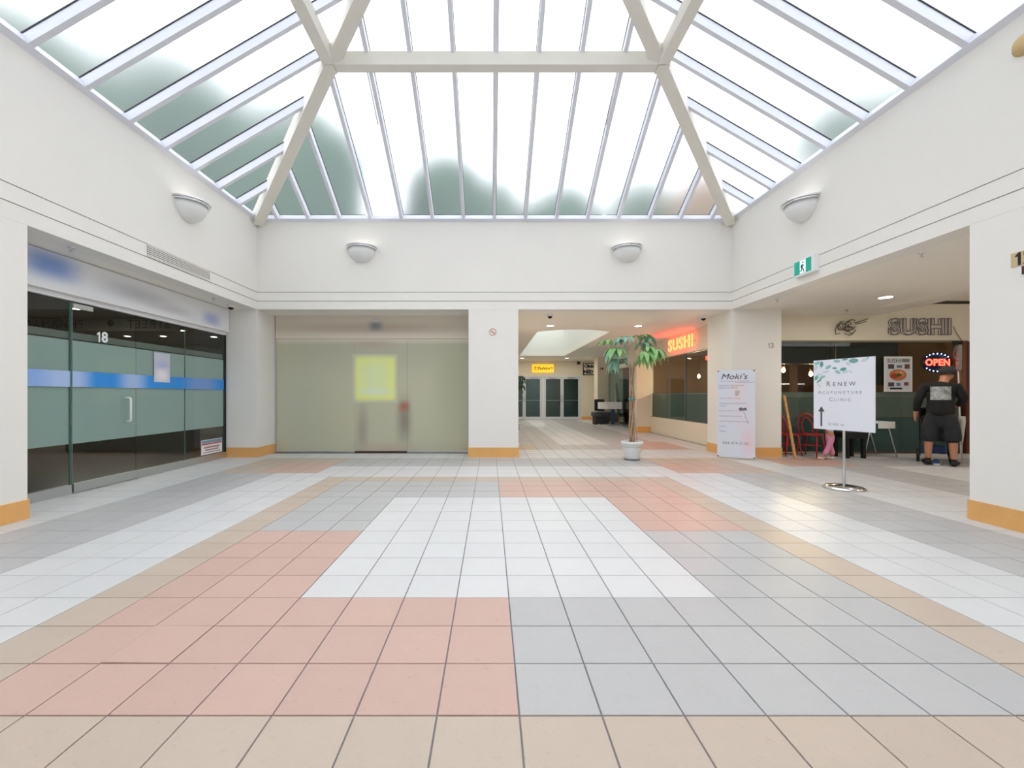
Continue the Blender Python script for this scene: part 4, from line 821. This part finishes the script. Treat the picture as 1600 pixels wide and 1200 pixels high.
for u, v, ln, wd, an, k in ((-0.34, 0.455, 0.09, 0.05, 20, 0), (-0.278, 0.435, 0.09, 0.05, 85, 1), (-0.355, 0.39, 0.07, 0.035, 60, 2), (-0.185, 0.39, 0.09, 0.05, 25, 0), (-0.10, 0.37, 0.065, 0.028, -5, 1), (-0.07, 0.465, 0.09, 0.045, -10, 0), (0.03, 0.48, 0.08, 0.025, 5, 3), (-0.22, 0.325, 0.10, 0.028, 5, 2), (-0.06, 0.315, 0.08, 0.045, -30, 0), (0.01, 0.35, 0.085, 0.045, 10, 1), (0.035, 0.315, 0.08, 0.04, 15, 2), (0.10, 0.31, 0.06, 0.018, -35, 2), (0.07, 0.42, 0.07, 0.035, -40, 2), (0.14, 0.455, 0.12, 0.065, 0, 3), (0.27, 0.455, 0.09, 0.045, 20, 2), (0.30, 0.475, 0.06, 0.03, 50, 0), (-0.35, 0.245, 0.08, 0.05, 60, 3), (-0.27, 0.25, 0.10, 0.04, 25, 0), (-0.31, 0.20, 0.09, 0.03, 35, 3), (-0.30, 0.29, 0.08, 0.025, 0, 2), (-0.31, 0.135, 0.08, 0.02, -50, 2)):
    pts = [(ln/2*math.cos(t), wd/2*math.sin(t)*abs(math.sin(t))**0.3) for t in (2*PI*q/14 for q in range(14))]
    bm = bmesh.new(); prism(bm, pts, 0.0006+0.0002*k, Mc @ Matrix.Translation((max(-0.385+ln*0.4, u), min(v, 0.49-wd*0.4), 0.0006)) @ Matrix.Rotation(R(an), 4, 'Z')); obj('leaf_print', bm, lc[k], bd)
# ------------------------------------------------------------------ banner
A_, B_ = Vector((4.615, 8.66, 0)), Vector((5.185, 8.33, 0)); rt = (B_-A_).normalized(); W = (B_-A_).length; upb = (Vector((0, 0, 1))+rt.cross(Vector((0, 0, 1)))*-0.03).normalized()
bnr = thing('banner_stand', 'white alterations banner standing before the corner pillar', 'banner', ((A_+B_).x/2, (A_+B_).y/2, 0)); cen = (A_+B_)/2; Mb2 = frame((cen.x, cen.y, 0.9), rt, upb)
sheetm = print_mat('banner print', rgb(224, 230, 242), [((4.95, 8.45, 1.35), (0.10, 1, 0.22), rgb(238, 226, 226), 0.9), ((5.03, 8.42, 0.85), (0.14, 1, 0.40), rgb(230, 228, 240), 0.9), ((5.08, 8.4, 0.35), (0.09, 1, 0.22), rgb(238, 216, 226), 0.9)])
sheet = obj('sheet', lb_(-W/2, W/2, -0.87, 0.875, -0.003, 0, Mb2), sheetm, bnr)
bm = bmesh.new()
for a, b in ((-1, -1), (1, 1)): tube(bm, [Mb2 @ Vector((-W/2+0.01, -0.86*a, -0.006)), Mb2 @ Vector((0, 0, -0.06)), Mb2 @ Vector((W/2-0.01, 0.86*a, -0.006))], 0.007, 6)
tube(bm, [Mb2 @ Vector((0, 0, -0.06)), Mb2 @ Vector((0.0, -0.895, -0.30))], 0.008, 6); obj('x_frame', bm, black, bnr)
for a in (-1, 1):
    for b in (-0.855, 0.86):
        bm = bmesh.new(); lathe(bm, [(0.005, 0), (0.014, 0.002), (0.014, 0.004), (0.005, 0.005)], 12, Mb2 @ Matrix.Translation((a*(W/2-0.018), b, 0))); obj('eyelet', bm, black, sheet)
blk = mat('black ink', rgb(40, 38, 44), 0.6); pk = mat('pink ink', rgb(204, 128, 152), 0.6); pur = mat('mauve ink', rgb(150, 130, 160), 0.6)
def bt(s, size, x, y, m, **k): text('lettering', s, size, Mb2 @ Matrix.Translation((x, y, 0.001)), m, sheet, 'LEFT', ext=0.0006, **k)
bt("Moki's", 0.155, -W/2+0.06, 0.745, blk, shear=0.3, sx=1.15)
bt('CUSTOM DESIGNS & ALTERATIONS', 0.031, -W/2+0.04, 0.655, pur, sx=1.05); obj('rule', lb_(-0.02, W/2-0.01, 0.628, 0.633, 0.0005, 0.0012, Mb2), pur, sheet)
bt('Professional Alteration for', 0.042, -W/2+0.02, 0.57, pur); bt('Ladies & Gentlemen', 0.042, -W/2+0.02, 0.525, pur)
for s_, y, m in (('Custom Made Clothing', 0.315, pk), ('Wedding Gown & Bridesmaid', 0.21, pur), ('  Dresses', 0.16, pur), ('Prom Dresses & Tuxedos', 0.06, pk), ('Re-Styling Clothes & Suits', -0.045, pk), ('Dress Rental for Special Occasion', -0.15, pk), ('Leather', -0.25, pur), ('Zippers', -0.35, pur)):
    bt(('' if s_[0] == ' ' else '\u2022 ')+s_, 0.038, -W/2+0.02, y, m)
bt('604-474-2130', 0.072, -W/2+0.10, -0.585, mat('violet ink', rgb(128, 116, 150), 0.6), space=1.1)
for nm, pts, m in (('hair_print', [(-0.04, 0.38), (0.0, 0.35), (0.03, 0.38), (0.05, 0.45), (0.02, 0.475), (-0.03, 0.46)], mat('sketch grey', rgb(196, 190, 188), 0.6)), ('bow_print', [(0.02, 0.10), (0.07, 0.14), (0.09, 0.11), (0.16, 0.13), (0.17, 0.07), (0.10, 0.075), (0.06, 0.06)], mat('sketch dark', rgb(112, 112, 124), 0.6)), ('ribbon_print', [(0.10, 0.075), (0.12, 0.07), (0.20, -0.20), (0.18, -0.19)], mat('sketch mauve', rgb(206, 190, 210), 0.6))):
    bm = bmesh.new(); prism(bm, pts, 0.0005, Mb2 @ Matrix.Translation((0.02, 0, 0.0004))); obj(nm, bm, m, sheet)
# ------------------------------------------------------------------ furniture before the restaurant
redw = mat('red lacquer', rgb(176, 44, 34), 0.35, mottle=0.08, scale=10)
def bent_chair(label, X, Y, rz):
    t = thing('bentwood_chair', label, 'chair', (X, Y, 0), 'red bentwood chairs', rz); M = WM[t]
    V = lambda x, y, z: M @ Vector((x, y, z))
    bm = bmesh.new(); lathe(bm, [(0, 0.435), (0.17, 0.435), (0.20, 0.44), (0.205, 0.455), (0.20, 0.47), (0.17, 0.468), (0, 0.462)], 26, M); obj('seat', bm, redw, t)
    for sx in (-1, 1):
        bm = bmesh.new(); tube(bm, [V(sx*0.14, 0.14, 0.44), V(sx*0.165, 0.17, 0.22), V(sx*0.185, 0.20, 0.0)], [0.017, 0.015, 0.012], 8); obj('leg', bm, redw, t)
        bm = bmesh.new(); tube(bm, [V(sx*0.15, -0.14, 0.46), V(sx*0.165, -0.18, 0.22), V(sx*0.185, -0.24, 0.0)], [0.017, 0.015, 0.012], 8); obj('leg', bm, redw, t)
    bm = bmesh.new(); tube(bm, [V(0.15*math.cos(a), 0.15*math.sin(a), 0.23) for a in (2*PI*k/20 for k in range(20))], 0.010, 6, True); obj('ring_stretcher', bm, redw, t)
    for w, h, nm in ((0.19, 0.44, 'outer_hoop'), (0.10, 0.36, 'inner_hoop')):
        bm = bmesh.new(); tube(bm, [V(-w*math.cos(a)*(1.0 if 0.3 < a < 2.84 else 0.88), -0.155-0.10*math.sin(a)**0.7*h/0.44, 0.45+h*math.sin(a)**0.62) for a in (PI*k/20 for k in range(21))], 0.014, 8); obj(nm, bm, redw, t)
    return t
bent_chair('red bentwood chair left of the child', 6.73, 8.92, R(-58)); bent_chair('red bentwood chair half hidden by the wooden plank', 6.275, 9.02, R(-75))
pl = thing('leaning_plank', 'wooden plank leaning by the corner pillar', 'plank', (6.13, 8.58, 0)); bm = bmesh.new(); bar(bm, (6.13, 8.56, 0.03), (6.20, 8.98, 1.27), 0.045, 0.03, (0, -1, 0.4)); obj('board', bm, mat('pine wood', rgb(196, 148, 88), 0.6, mottle=0.12, scale=14), pl)
bm = bmesh.new(); bar(bm, (6.126, 8.545, 0.002), (6.135, 8.585, 0.08), 0.05, 0.035, (0, -1, 0.4)); obj('foot', bm, mat('pine wood', (0, 0, 0, 1)), pl)
bl2 = thing('low_bench', 'black low bench behind the clinic sign', 'bench', (7.3, 8.75, 0)); obj('seat', rbox(7.16, 7.60, 8.55, 8.95, 0.40, 0.52, 0.02), mat('black leather', rgb(26, 25, 26), 0.45), bl2)
for X in (7.2, 7.53):
    for Y in (8.59, 8.88): obj('leg', boxes((X-0.03, X+0.03, Y-0.03, Y+0.03, 0, 0.40)), black, bl2)
tb = thing('folding_table', 'white table with splayed steel leg right of clinic sign', 'table', (7.95, 8.85, 0)); obj('top', rbox(7.72, 8.18, 8.62, 9.2, 0.70, 0.735, 0.01), white, tb)
obj('cloth', lb_(7.85, 8.19, 8.605, 8.615, 0.60, 0.74, I4), mat('paper sheet', rgb(226, 226, 224), 0.7), tb)
for p, q in (((8.10, 8.68, 0.70), (8.30, 8.68, 0.0)), ((8.10, 9.14, 0.70), (8.30, 9.14, 0.0)), ((7.78, 8.68, 0.70), (7.66, 8.72, 0.0)), ((7.78, 9.14, 0.70), (7.66, 9.14, 0.0))):
    bm = bmesh.new(); tube(bm, [p, q], 0.012, 8); obj('leg', bm, steel, tb)
# menu poster on the restaurant glass
mp = thing('menu_poster', 'white framed SUSHI poster with food pictures on the dark window', 'poster', (8.9, YSR, 1.73)); Mm = frame((8.905, YSR+0.0, 1.735), (1, 0, 0))
obj('frame', lb_(-0.305, 0.305, -0.385, 0.385, 0, 0.015, Mm), mat('poster frame', rgb(222, 222, 218), 0.5), mp)
sh_ = obj('sheet', lb_(-0.275, 0.275, -0.355, 0.355, 0.0152, 0.017, Mm), mat('poster sheet', rgb(200, 204, 212), 0.5), mp)
text('lettering', 'SUSHI', 0.115, Mm @ Matrix.Translation((-0.10, 0.285, 0.018)), black, sh_, ext=0.0006)
obj('grey_box', lb_(0.07, 0.24, 0.26, 0.33, 0.0175, 0.0185, Mm), mat('print grey', rgb(120, 120, 116), 0.6), sh_)
for k, (u, v, w, h) in enumerate(((-0.16, 0.165, 0.13, 0.10), (0.02, 0.165, 0.12, 0.06), (0.19, 0.165, 0.11, 0.10), (-0.16, -0.225, 0.13, 0.09), (0.0, -0.225, 0.09, 0.07), (0.17, -0.215, 0.10, 0.075))):
    obj('dish_photo', lb_(u-w/2, u+w/2, v-h/2, v+h/2, 0.0175, 0.0185, Mm), mat('dish print %d' % (k % 3), (rgb(74, 66, 74), rgb(106, 116, 134), rgb(120, 70, 70))[k % 3], 0.6, mottle=0.4, scale=30), sh_)
for rr, cc, dz, ox, oy in ((1.0, rgb(188, 104, 70), 0, 0, 0), (0.62, rgb(196, 122, 78), 0.0006, 0.04, 0.03), (0.42, rgb(160, 60, 44), 0.0009, -0.08, -0.02), (0.30, rgb(60, 84, 44), 0.0012, 0.02, 0.0), (0.16, rgb(222, 190, 140), 0.0015, 0.06, 0.05)):
    bm = bmesh.new(); prism(bm, [(0.19*rr*math.cos(t), 0.125*rr*math.sin(t)) for t in (2*PI*k/24 for k in range(24))], 0.0008+dz, Mm @ Matrix.Translation((ox-0.01, oy-0.02, 0.0172))); obj('bowl_print', bm, mat('bowl print %.2f' % rr, cc, 0.6, mottle=0.3, scale=40), sh_)
obj('caption_bar', lb_(-0.19, 0.08, -0.335, -0.295, 0.0175, 0.0185, Mm), black, sh_)
# white pole with a cable box beside the restaurant door
wpz = thing('cable_pole', 'white pole with a grey tube box beside the restaurant door', 'pole', (10.15, 9.12, 0)); X = 10.10
bm = bmesh.new(); tube(bm, [(X+0.02, 9.15, 0.0), (X+0.01, 9.17, 1.0), (X, 9.2, 2.42)], 0.014, 8); obj('pole', bm, white, wpz)
bm = bmesh.new(); tube(bm, [(X, 9.17, 1.80), (X, 9.17, 1.84), (X, 9.17, 2.36), (X, 9.17, 2.40)], [0.03, 0.045, 0.05, 0.03], 12); obj('tube_box', bm, mat('grey tube', rgb(150, 150, 146), 0.5, mottle=0.15, scale=15), wpz)
bm = bmesh.new(); tube(bm, [(X-0.02, 9.16, 2.40), (X-0.10, 9.16, 2.30), (X-0.13, 9.16, 2.15), (X-0.07, 9.16, 2.02), (X-0.02, 9.16, 2.0)], 0.012, 6); obj('cable', bm, mat('grey cable', rgb(120, 118, 108), 0.6), wpz)
obj('plug_block', boxes((X-0.12, X+0.03, 9.12, 9.2, 2.36, 2.44)), black, wpz)
# ------------------------------------------------------------------ people
skinm = mat('skin', rgb(186, 132, 104), 0.5)
def figure(t, J, E, m, name, sub=2, root=0):
    k = list(J); M = WM[t]
    return skin(name, [M @ Vector(J[a][:3]) for a in k], [(k.index(a), k.index(b)) for a, b in E], [J[a][3] for a in k], m, t, sub, k.index(root) if isinstance(root, str) else root)
pm_ = thing('person', 'person in black sweatshirt, dark shorts and cap seen from behind', 'person', (8.15, 7.70, 0), rz=R(-46))
J = {'pelvis': (0, 0, 0.96, (0.13, 0.10)), 'waist': (0, 0.02, 1.12, (0.13, 0.10)), 'chest': (0, 0.08, 1.32, (0.12, 0.085)), 'neckb': (0.03, 0.115, 1.50, 0.075), 'neck': (0.055, 0.15, 1.565, 0.06), 'head': (0.085, 0.195, 1.655, (0.078, 0.09)), 'crown': (0.095, 0.20, 1.735, (0.07, 0.08)),
     'nose': (0.085, 0.30, 1.645, 0.016), 'earl': (-0.003, 0.185, 1.65, 0.018), 'earr': (0.173, 0.185, 1.65, 0.018)}
E_ = [('pelvis', 'waist'), ('waist', 'chest'), ('chest', 'neckb'), ('neckb', 'neck'), ('neck', 'head'), ('head', 'crown'), ('head', 'nose'), ('head', 'earl'), ('head', 'earr')]
for s, n in ((-1, 'l'), (1, 'r')):
    J['sh'+n] = (s*0.17, 0.09, 1.42, 0.055); J['hip'+n] = (s*0.105, 0, 0.88, 0.105); J['knee'+n] = (s*0.15, 0.01, 0.50, 0.066); J['calf'+n] = (s*0.155, -0.02, 0.36, 0.066); J['ank'+n] = (s*0.16, -0.02, 0.10, 0.038); J['toe'+n] = (s*0.19, 0.09, 0.05, 0.02)
    E_ += [('chest', 'sh'+n), ('pelvis', 'hip'+n), ('hip'+n, 'knee'+n), ('knee'+n, 'calf'+n), ('calf'+n, 'ank'+n), ('ank'+n, 'toe'+n)]
J['ell'] = (-0.29, 0.01, 1.19, 0.042); J['wrl'] = (-0.32, 0.07, 0.96, 0.033); J['pal'] = (-0.325, 0.085, 0.895, 0.034)
J['elr'] = (0.29, 0.10, 1.20, 0.042); J['wrr'] = (0.22, 0.33, 1.09, 0.033); J['par'] = (0.20, 0.40, 1.075, 0.034)
E_ += [('shl', 'ell'), ('ell', 'wrl'), ('wrl', 'pal'), ('shr', 'elr'), ('elr', 'wrr'), ('wrr', 'par')]
for q, (dx, dl) in enumerate(((-0.026, 0.062), (-0.009, 0.075), (0.009, 0.070), (0.026, 0.055))):
    J['fl%d' % q] = (-0.325+dx*0.3, 0.085+dx, 0.86-dl*0.6, 0.0095); J['gl%d' % q] = (-0.318+dx*0.3, 0.092+dx, 0.86-dl*1.25, 0.0085)
    J['fr%d' % q] = (0.20+dx, 0.40+dl*0.75, 1.085, 0.0095); J['gr%d' % q] = (0.20+dx, 0.40+dl*0.9, 1.05, 0.0085)
    E_ += [('pal', 'fl%d' % q), ('fl%d' % q, 'gl%d' % q), ('par', 'fr%d' % q), ('fr%d' % q, 'gr%d' % q)]
J['thl'] = (-0.30, 0.125, 0.875, 0.011); J['thl2'] = (-0.295, 0.14, 0.84, 0.0095); J['thr'] = (0.165, 0.425, 1.06, 0.011); J['thr2'] = (0.16, 0.45, 1.04, 0.0095)
E_ += [('pal', 'thl'), ('thl', 'thl2'), ('par', 'thr'), ('thr', 'thr2')]
figure(pm_, J, E_, skinm, 'body', 2, 'pelvis')
fab = mat('black sweatshirt', rgb(24, 24, 27), 0.85, bump=0.2, bscale=40); den = mat('dark grey shorts', rgb(40, 42, 48), 0.85, mottle=0.15, scale=20)
J2 = {'a': (0, 0.0, 0.86, (0.215, 0.18)), 'a2': (0, 0.0, 0.98, (0.215, 0.18)), 'b': (0, 0.02, 1.12, (0.21, 0.17)), 'c': (0, 0.06, 1.30, (0.215, 0.165)), 'c2': (0, 0.085, 1.415, (0.16, 0.13)), 'd': (0.03, 0.11, 1.485, 0.095)}
E2 = [('a', 'a2'), ('a2', 'b'), ('b', 'c'), ('c', 'c2'), ('c2', 'd')]
for n, el, wr in (('l', 'ell', 'wrl'), ('r', 'elr', 'wrr')):
    J2['s'+n] = ((-0.2 if n == 'l' else 0.2), 0.085, 1.42, 0.095); J2['e'+n] = J[el][:3]+(0.072,); J2['w'+n] = J[wr][:3]+(0.05,); E2 += [('c2', 's'+n), ('s'+n, 'e'+n), ('e'+n, 'w'+n)]
shirt = figure(pm_, J2, E2, fab, 'sweatshirt', 2, 'a')
J3 = {'p': (0, 0, 1.02, (0.195, 0.16)), 'q': (0, 0, 0.88, (0.195, 0.165))}; E3 = [('p', 'q')]
for s, n in ((-1, 'l'), (1, 'r')):
    J3['h'+n] = (s*0.115, 0, 0.80, 0.135); J3['k'+n] = (s*0.14, 0.0, 0.58, 0.13); J3['m'+n] = (s*0.15, 0.0, 0.40, 0.135); E3 += [('q', 'h'+n), ('h'+n, 'k'+n), ('k'+n, 'm'+n)]
figure(pm_, J3, E3, den, 'shorts', 2, 'p')
for s in (-1, 1): 
    figure(pm_, {'a': (s*0.155, -0.075, 0.058, (0.058, 0.055)), 'b': (s*0.165, 0.04, 0.058, (0.062, 0.055)), 'c': (s*0.21, 0.19, 0.046, (0.056, 0.044))}, [('a', 'b'), ('b', 'c')], mat('black shoe', rgb(20, 20, 22), 0.6), 'shoe')
    figure(pm_, {'a': (s*0.16, -0.02, 0.09, 0.05), 'b': (s*0.16, -0.02, 0.15, 0.048)}, [('a', 'b')], mat('black shoe', (0, 0, 0, 1)), 'sock')
Mh = WM[pm_] @ Matrix.Translation((0.09, 0.197, 1.70)) @ Matrix.Rotation(R(-20), 4, 'X')
capm = mat('dark cap', rgb(52, 54, 58), 0.8)
bm = bmesh.new(); lathe(bm, [(0.112, -0.02), (0.114, 0.0), (0.108, 0.05), (0.08, 0.09), (0.04, 0.108), (0, 0.112)], 20, Mh); cp = obj('cap', bm, capm, pm_)
bm = bmesh.new(); prism(bm, [(0.09*math.cos(t), 0.07+0.11*math.sin(t)) for t in (PI*k/10 for k in range(11))], 0.008, Mh @ Matrix.Translation((0, 0, -0.015))); obj('brim', bm, capm, cp)
bm = bmesh.new(); lathe(bm, [(0.098, -0.075), (0.106, -0.05), (0.108, -0.01), (0.1, -0.01)], 20, Mh, R(165), R(375)); obj('hair', bm, mat('dark hair', rgb(40, 32, 28), 0.8), pm_)
prm = mat('sweatshirt print', rgb(150, 154, 158), 0.7, mottle=0.6, scale=14)
Mq = WM[pm_]
from mathutils.bvhtree import BVHTree
_t = BVHTree.FromPolygons([v.co.copy() for v in shirt.data.vertices], [tuple(p.vertices) for p in shirt.data.polygons])
def on_back(x, z):                                       # a point of the print, laid on the back of the sweatshirt
    h = _t.ray_cast(Vector((x, -1.0, z)), Vector((0, 1, 0)))[0]
    return Vector((x, (h.y if h else -0.1)-0.006, z))
bm = bmesh.new(); gr_ = [[bm.verts.new(Mq @ on_back(-0.13+0.26*a/8, z)) for a in range(9)] for z in (1.19, 1.24, 1.29, 1.34, 1.39, 1.43)]
for a, b in zip(gr_, gr_[1:]):
    for k in range(8): bm.faces.new((a[k], a[k+1], b[k+1], b[k])).smooth = True
obj('back_print', bm, prm, pm_)
for s in (-1, 1):
    bm = bmesh.new(); bmesh.ops.create_icosphere(bm, subdivisions=2, radius=0.013, matrix=Mq @ Matrix.Translation((0.087+s*0.033, 0.275, 1.675))); obj('eye', bm, white, pm_)
# stroller the person pushes
sr = thing('stroller', 'black stroller pushed by the person in shorts', 'stroller', (8.55, 8.20, 0), rz=R(-46)); Ms2 = WM[sr]; V = lambda x, y, z: Ms2 @ Vector((x, y, z))
blf = mat('black stroller fabric', rgb(28, 28, 32), 0.8)
obj('seat', rbox(-0.17, 0.17, -0.12, 0.20, 0.40, 0.47, 0.02, M=Ms2), blf, sr); obj('backrest', rbox(-0.17, 0.17, -0.17, -0.11, 0.42, 0.88, 0.02, M=Ms2), blf, sr)
bm = bmesh.new(); lathe(bm, [(0.02, -0.18), (0.24, -0.18), (0.24, 0.18), (0.02, 0.18)], 12, Ms2 @ Matrix.Translation((0, -0.08, 0.80)) @ Matrix.Rotation(PI/2, 4, 'Y'), R(90), R(200)); obj('canopy', bm, blf, sr)
for s in (-1, 1):
    bm = bmesh.new(); tube(bm, [V(s*0.19, -0.33, 1.03), V(s*0.19, -0.2, 0.8), V(s*0.19, 0.0, 0.4), V(s*0.19, 0.26, 0.12)], 0.012, 8); tube(bm, [V(s*0.19, 0.0, 0.42), V(s*0.19, -0.22, 0.12)], 0.012, 8); obj('side_frame', bm, black, sr)
    for y in (-0.22, 0.26):
        bm = bmesh.new(); lathe(bm, [(0.0, -0.012), (0.07, -0.014), (0.085, -0.022), (0.11, -0.018), (0.112, 0.018), (0.085, 0.022), (0.07, 0.014), (0.0, 0.012)], 22, Ms2 @ Matrix.Translation((s*0.215, y, 0.113)) @ Matrix.Rotation(PI/2, 4, 'Y')); w_ = obj('wheel', bm, black, sr)
        bm = bmesh.new(); lathe(bm, [(0, -0.024), (0.03, -0.024), (0.03, 0.024), (0, 0.024)], 12, Ms2 @ Matrix.Translation((s*0.215, y, 0.113)) @ Matrix.Rotation(PI/2, 4, 'Y')); obj('hub', bm, steel, w_)
bm = bmesh.new(); tube(bm, [V(-0.19, -0.33, 1.03), V(0, -0.34, 1.04), V(0.19, -0.33, 1.03)], 0.014, 8); obj('handle', bm, blf, sr)
obj('basket', rbox(-0.16, 0.16, -0.20, 0.15, 0.17, 0.30, 0.02, M=Ms2), mat('blue basket', rgb(44, 62, 108), 0.7), sr)
um = thing('folded_umbrella', 'pale folded umbrella beside the stroller wheel', 'umbrella', (8.85, 7.85, 0.4)); q = px(1503, 672, 7.95)
bm = bmesh.new(); tube(bm, [(q.x, q.y, 0.0), (q.x, q.y, 0.40)], [0.005, 0.008], 8); obj('shaft', bm, steel, um)
bm = bmesh.new(); tube(bm, [(q.x, q.y, 0.36), (q.x, q.y, 0.55), (q.x, q.y, 0.78), (q.x, q.y, 0.88)], [0.012, 0.03, 0.05, 0.045], 10); obj('canopy', bm, mat('pale cloth', rgb(196, 198, 192), 0.7), um)
um.location = (q.x, q.y, 0); 
for c_ in um.children: c_.location = -(Vector((q.x, q.y, 0))-Vector((8.85, 7.85, 0.4)))
bs = thing('blue_shoe', 'blue and white shoe on the floor between the feet', 'shoe', (8.0, 7.5, 0)); q = px(1463, 719, 7.85); Mq2 = Matrix.Translation((q.x, q.y, 0)) @ Matrix.Rotation(R(-46), 4, 'Z')
bm = bmesh.new(); tube(bm, [Mq2 @ Vector((0, -0.10, 0.045)), Mq2 @ Vector((0, 0.0, 0.055)), Mq2 @ Vector((0, 0.12, 0.035))], [0.042, 0.045, 0.033], 10); obj('upper', bm, mat('blue shoe cloth', rgb(48, 78, 140), 0.6), bs)
obj('sole', rbox(-0.045, 0.045, -0.14, 0.15, 0.001, 0.025, 0.008, M=Mq2), white, bs)
# child behind the clinic sign
ch = thing('person', 'small child in pink trousers behind the clinic sign', 'person', (6.72, 8.42, 0), rz=R(70)); ch.scale = (1.12, 1.12, 1.12); WM[ch] = WM[ch] @ Matrix.Scale(1.12, 4)
JC = {'pelvis': (0, 0, 0.43, (0.07, 0.06)), 'belly': (0, 0.01, 0.50, (0.075, 0.065)), 'chest': (0, 0.01, 0.60, (0.075, 0.06)), 'neck': (0, 0.01, 0.675, 0.035), 'head': (0, 0.02, 0.755, (0.07, 0.075)), 'crown': (0, 0.015, 0.82, (0.062, 0.07)), 'nose': (0, 0.105, 0.75, 0.012), 'earl': (-0.075, 0.01, 0.75, 0.014), 'earr': (0.075, 0.01, 0.75, 0.014)}
EC = [('pelvis', 'belly'), ('belly', 'chest'), ('chest', 'neck'), ('neck', 'head'), ('head', 'crown'), ('head', 'nose'), ('head', 'earl'), ('head', 'earr')]
for s, n in ((-1, 'l'), (1, 'r')):
    st_ = 0.11 if s < 0 else -0.07
    for a, v in (('hip', (s*0.05, 0, 0.40, 0.05)), ('knee', (s*0.06, 0.3*st_, 0.24, 0.036)), ('ank', (s*0.06, st_, 0.06, 0.025)), ('toe', (s*0.065, st_+0.08, 0.025, 0.02)), ('sh', (s*0.085, 0.01, 0.635, 0.032)), ('el', (s*0.12, 0.04, 0.56, 0.024)), ('wr', (s*0.10, 0.10, 0.61, 0.017)), ('pa', (s*0.095, 0.12, 0.63, 0.017))): JC[a+n] = v
    EC += [('pelvis', 'hip'+n), ('hip'+n, 'knee'+n), ('knee'+n, 'ank'+n), ('ank'+n, 'toe'+n), ('chest', 'sh'+n), ('sh'+n, 'el'+n), ('el'+n, 'wr'+n), ('wr'+n, 'pa'+n)]
    for q in range(5):
        dx = (q-2)*0.009; JC['f%d%s' % (q, n)] = (s*0.095+dx, 0.145 if q else 0.13, 0.645-(0.0 if q else -0.012), 0.005); EC.append(('pa'+n, 'f%d%s' % (q, n)))
figure(ch, JC, EC, skinm, 'body', 2, 'pelvis')
JT = {'a': (0, 0, 0.47, (0.085, 0.075)), 'b': (0, 0, 0.415, (0.085, 0.075))}; ET = [('a', 'b')]
for s, n in ((-1, 'l'), (1, 'r')):
    st_ = 0.11 if s < 0 else -0.07
    JT['h'+n] = (s*0.052, 0, 0.36, 0.062); JT['k'+n] = (s*0.06, 0.35*st_, 0.22, 0.05); JT['e'+n] = (s*0.062, st_*0.95, 0.075, 0.052); ET += [('b', 'h'+n), ('h'+n, 'k'+n), ('k'+n, 'e'+n)]
figure(ch, JT, ET, mat('pink trousers', rgb(214, 140, 172), 0.8, mottle=0.06, scale=30), 'trousers', 2, 'a')
figure(ch, {'a': (0, 0, 0.46, (0.092, 0.08)), 'b': (0, 0.01, 0.60, (0.085, 0.07)), 'c': (0, 0.01, 0.655, 0.045), 'l': (-0.1, 0.015, 0.60, 0.04), 'r': (0.1, 0.015, 0.60, 0.04)}, [('a', 'b'), ('b', 'c'), ('b', 'l'), ('b', 'r')], mat('white shirt', rgb(226, 216, 226), 0.8), 'shirt', 2, 'a')
for s in (-1, 1):
    st_ = 0.11 if s < 0 else -0.07
    figure(ch, {'a': (s*0.06, st_-0.02, 0.03, (0.03, 0.028)), 'b': (s*0.065, st_+0.10, 0.026, (0.028, 0.022))}, [('a', 'b')], mat('cream shoe', rgb(226, 206, 198), 0.6), 'shoe')
    bm = bmesh.new(); bmesh.ops.create_icosphere(bm, subdivisions=2, radius=0.01, matrix=WM[ch] @ Matrix.Translation((s*0.028, 0.085, 0.765))); obj('eye', bm, black, ch)
bm = bmesh.new(); lathe(bm, [(0.09, -0.03), (0.092, 0.0), (0.08, 0.045), (0.045, 0.075), (0, 0.085)], 18, WM[ch] @ Matrix.Translation((0, 0.0, 0.80)) @ Matrix.Rotation(R(12), 4, 'X')); obj('hair', bm, mat('dark hair', (0, 0, 0, 1)), ch)
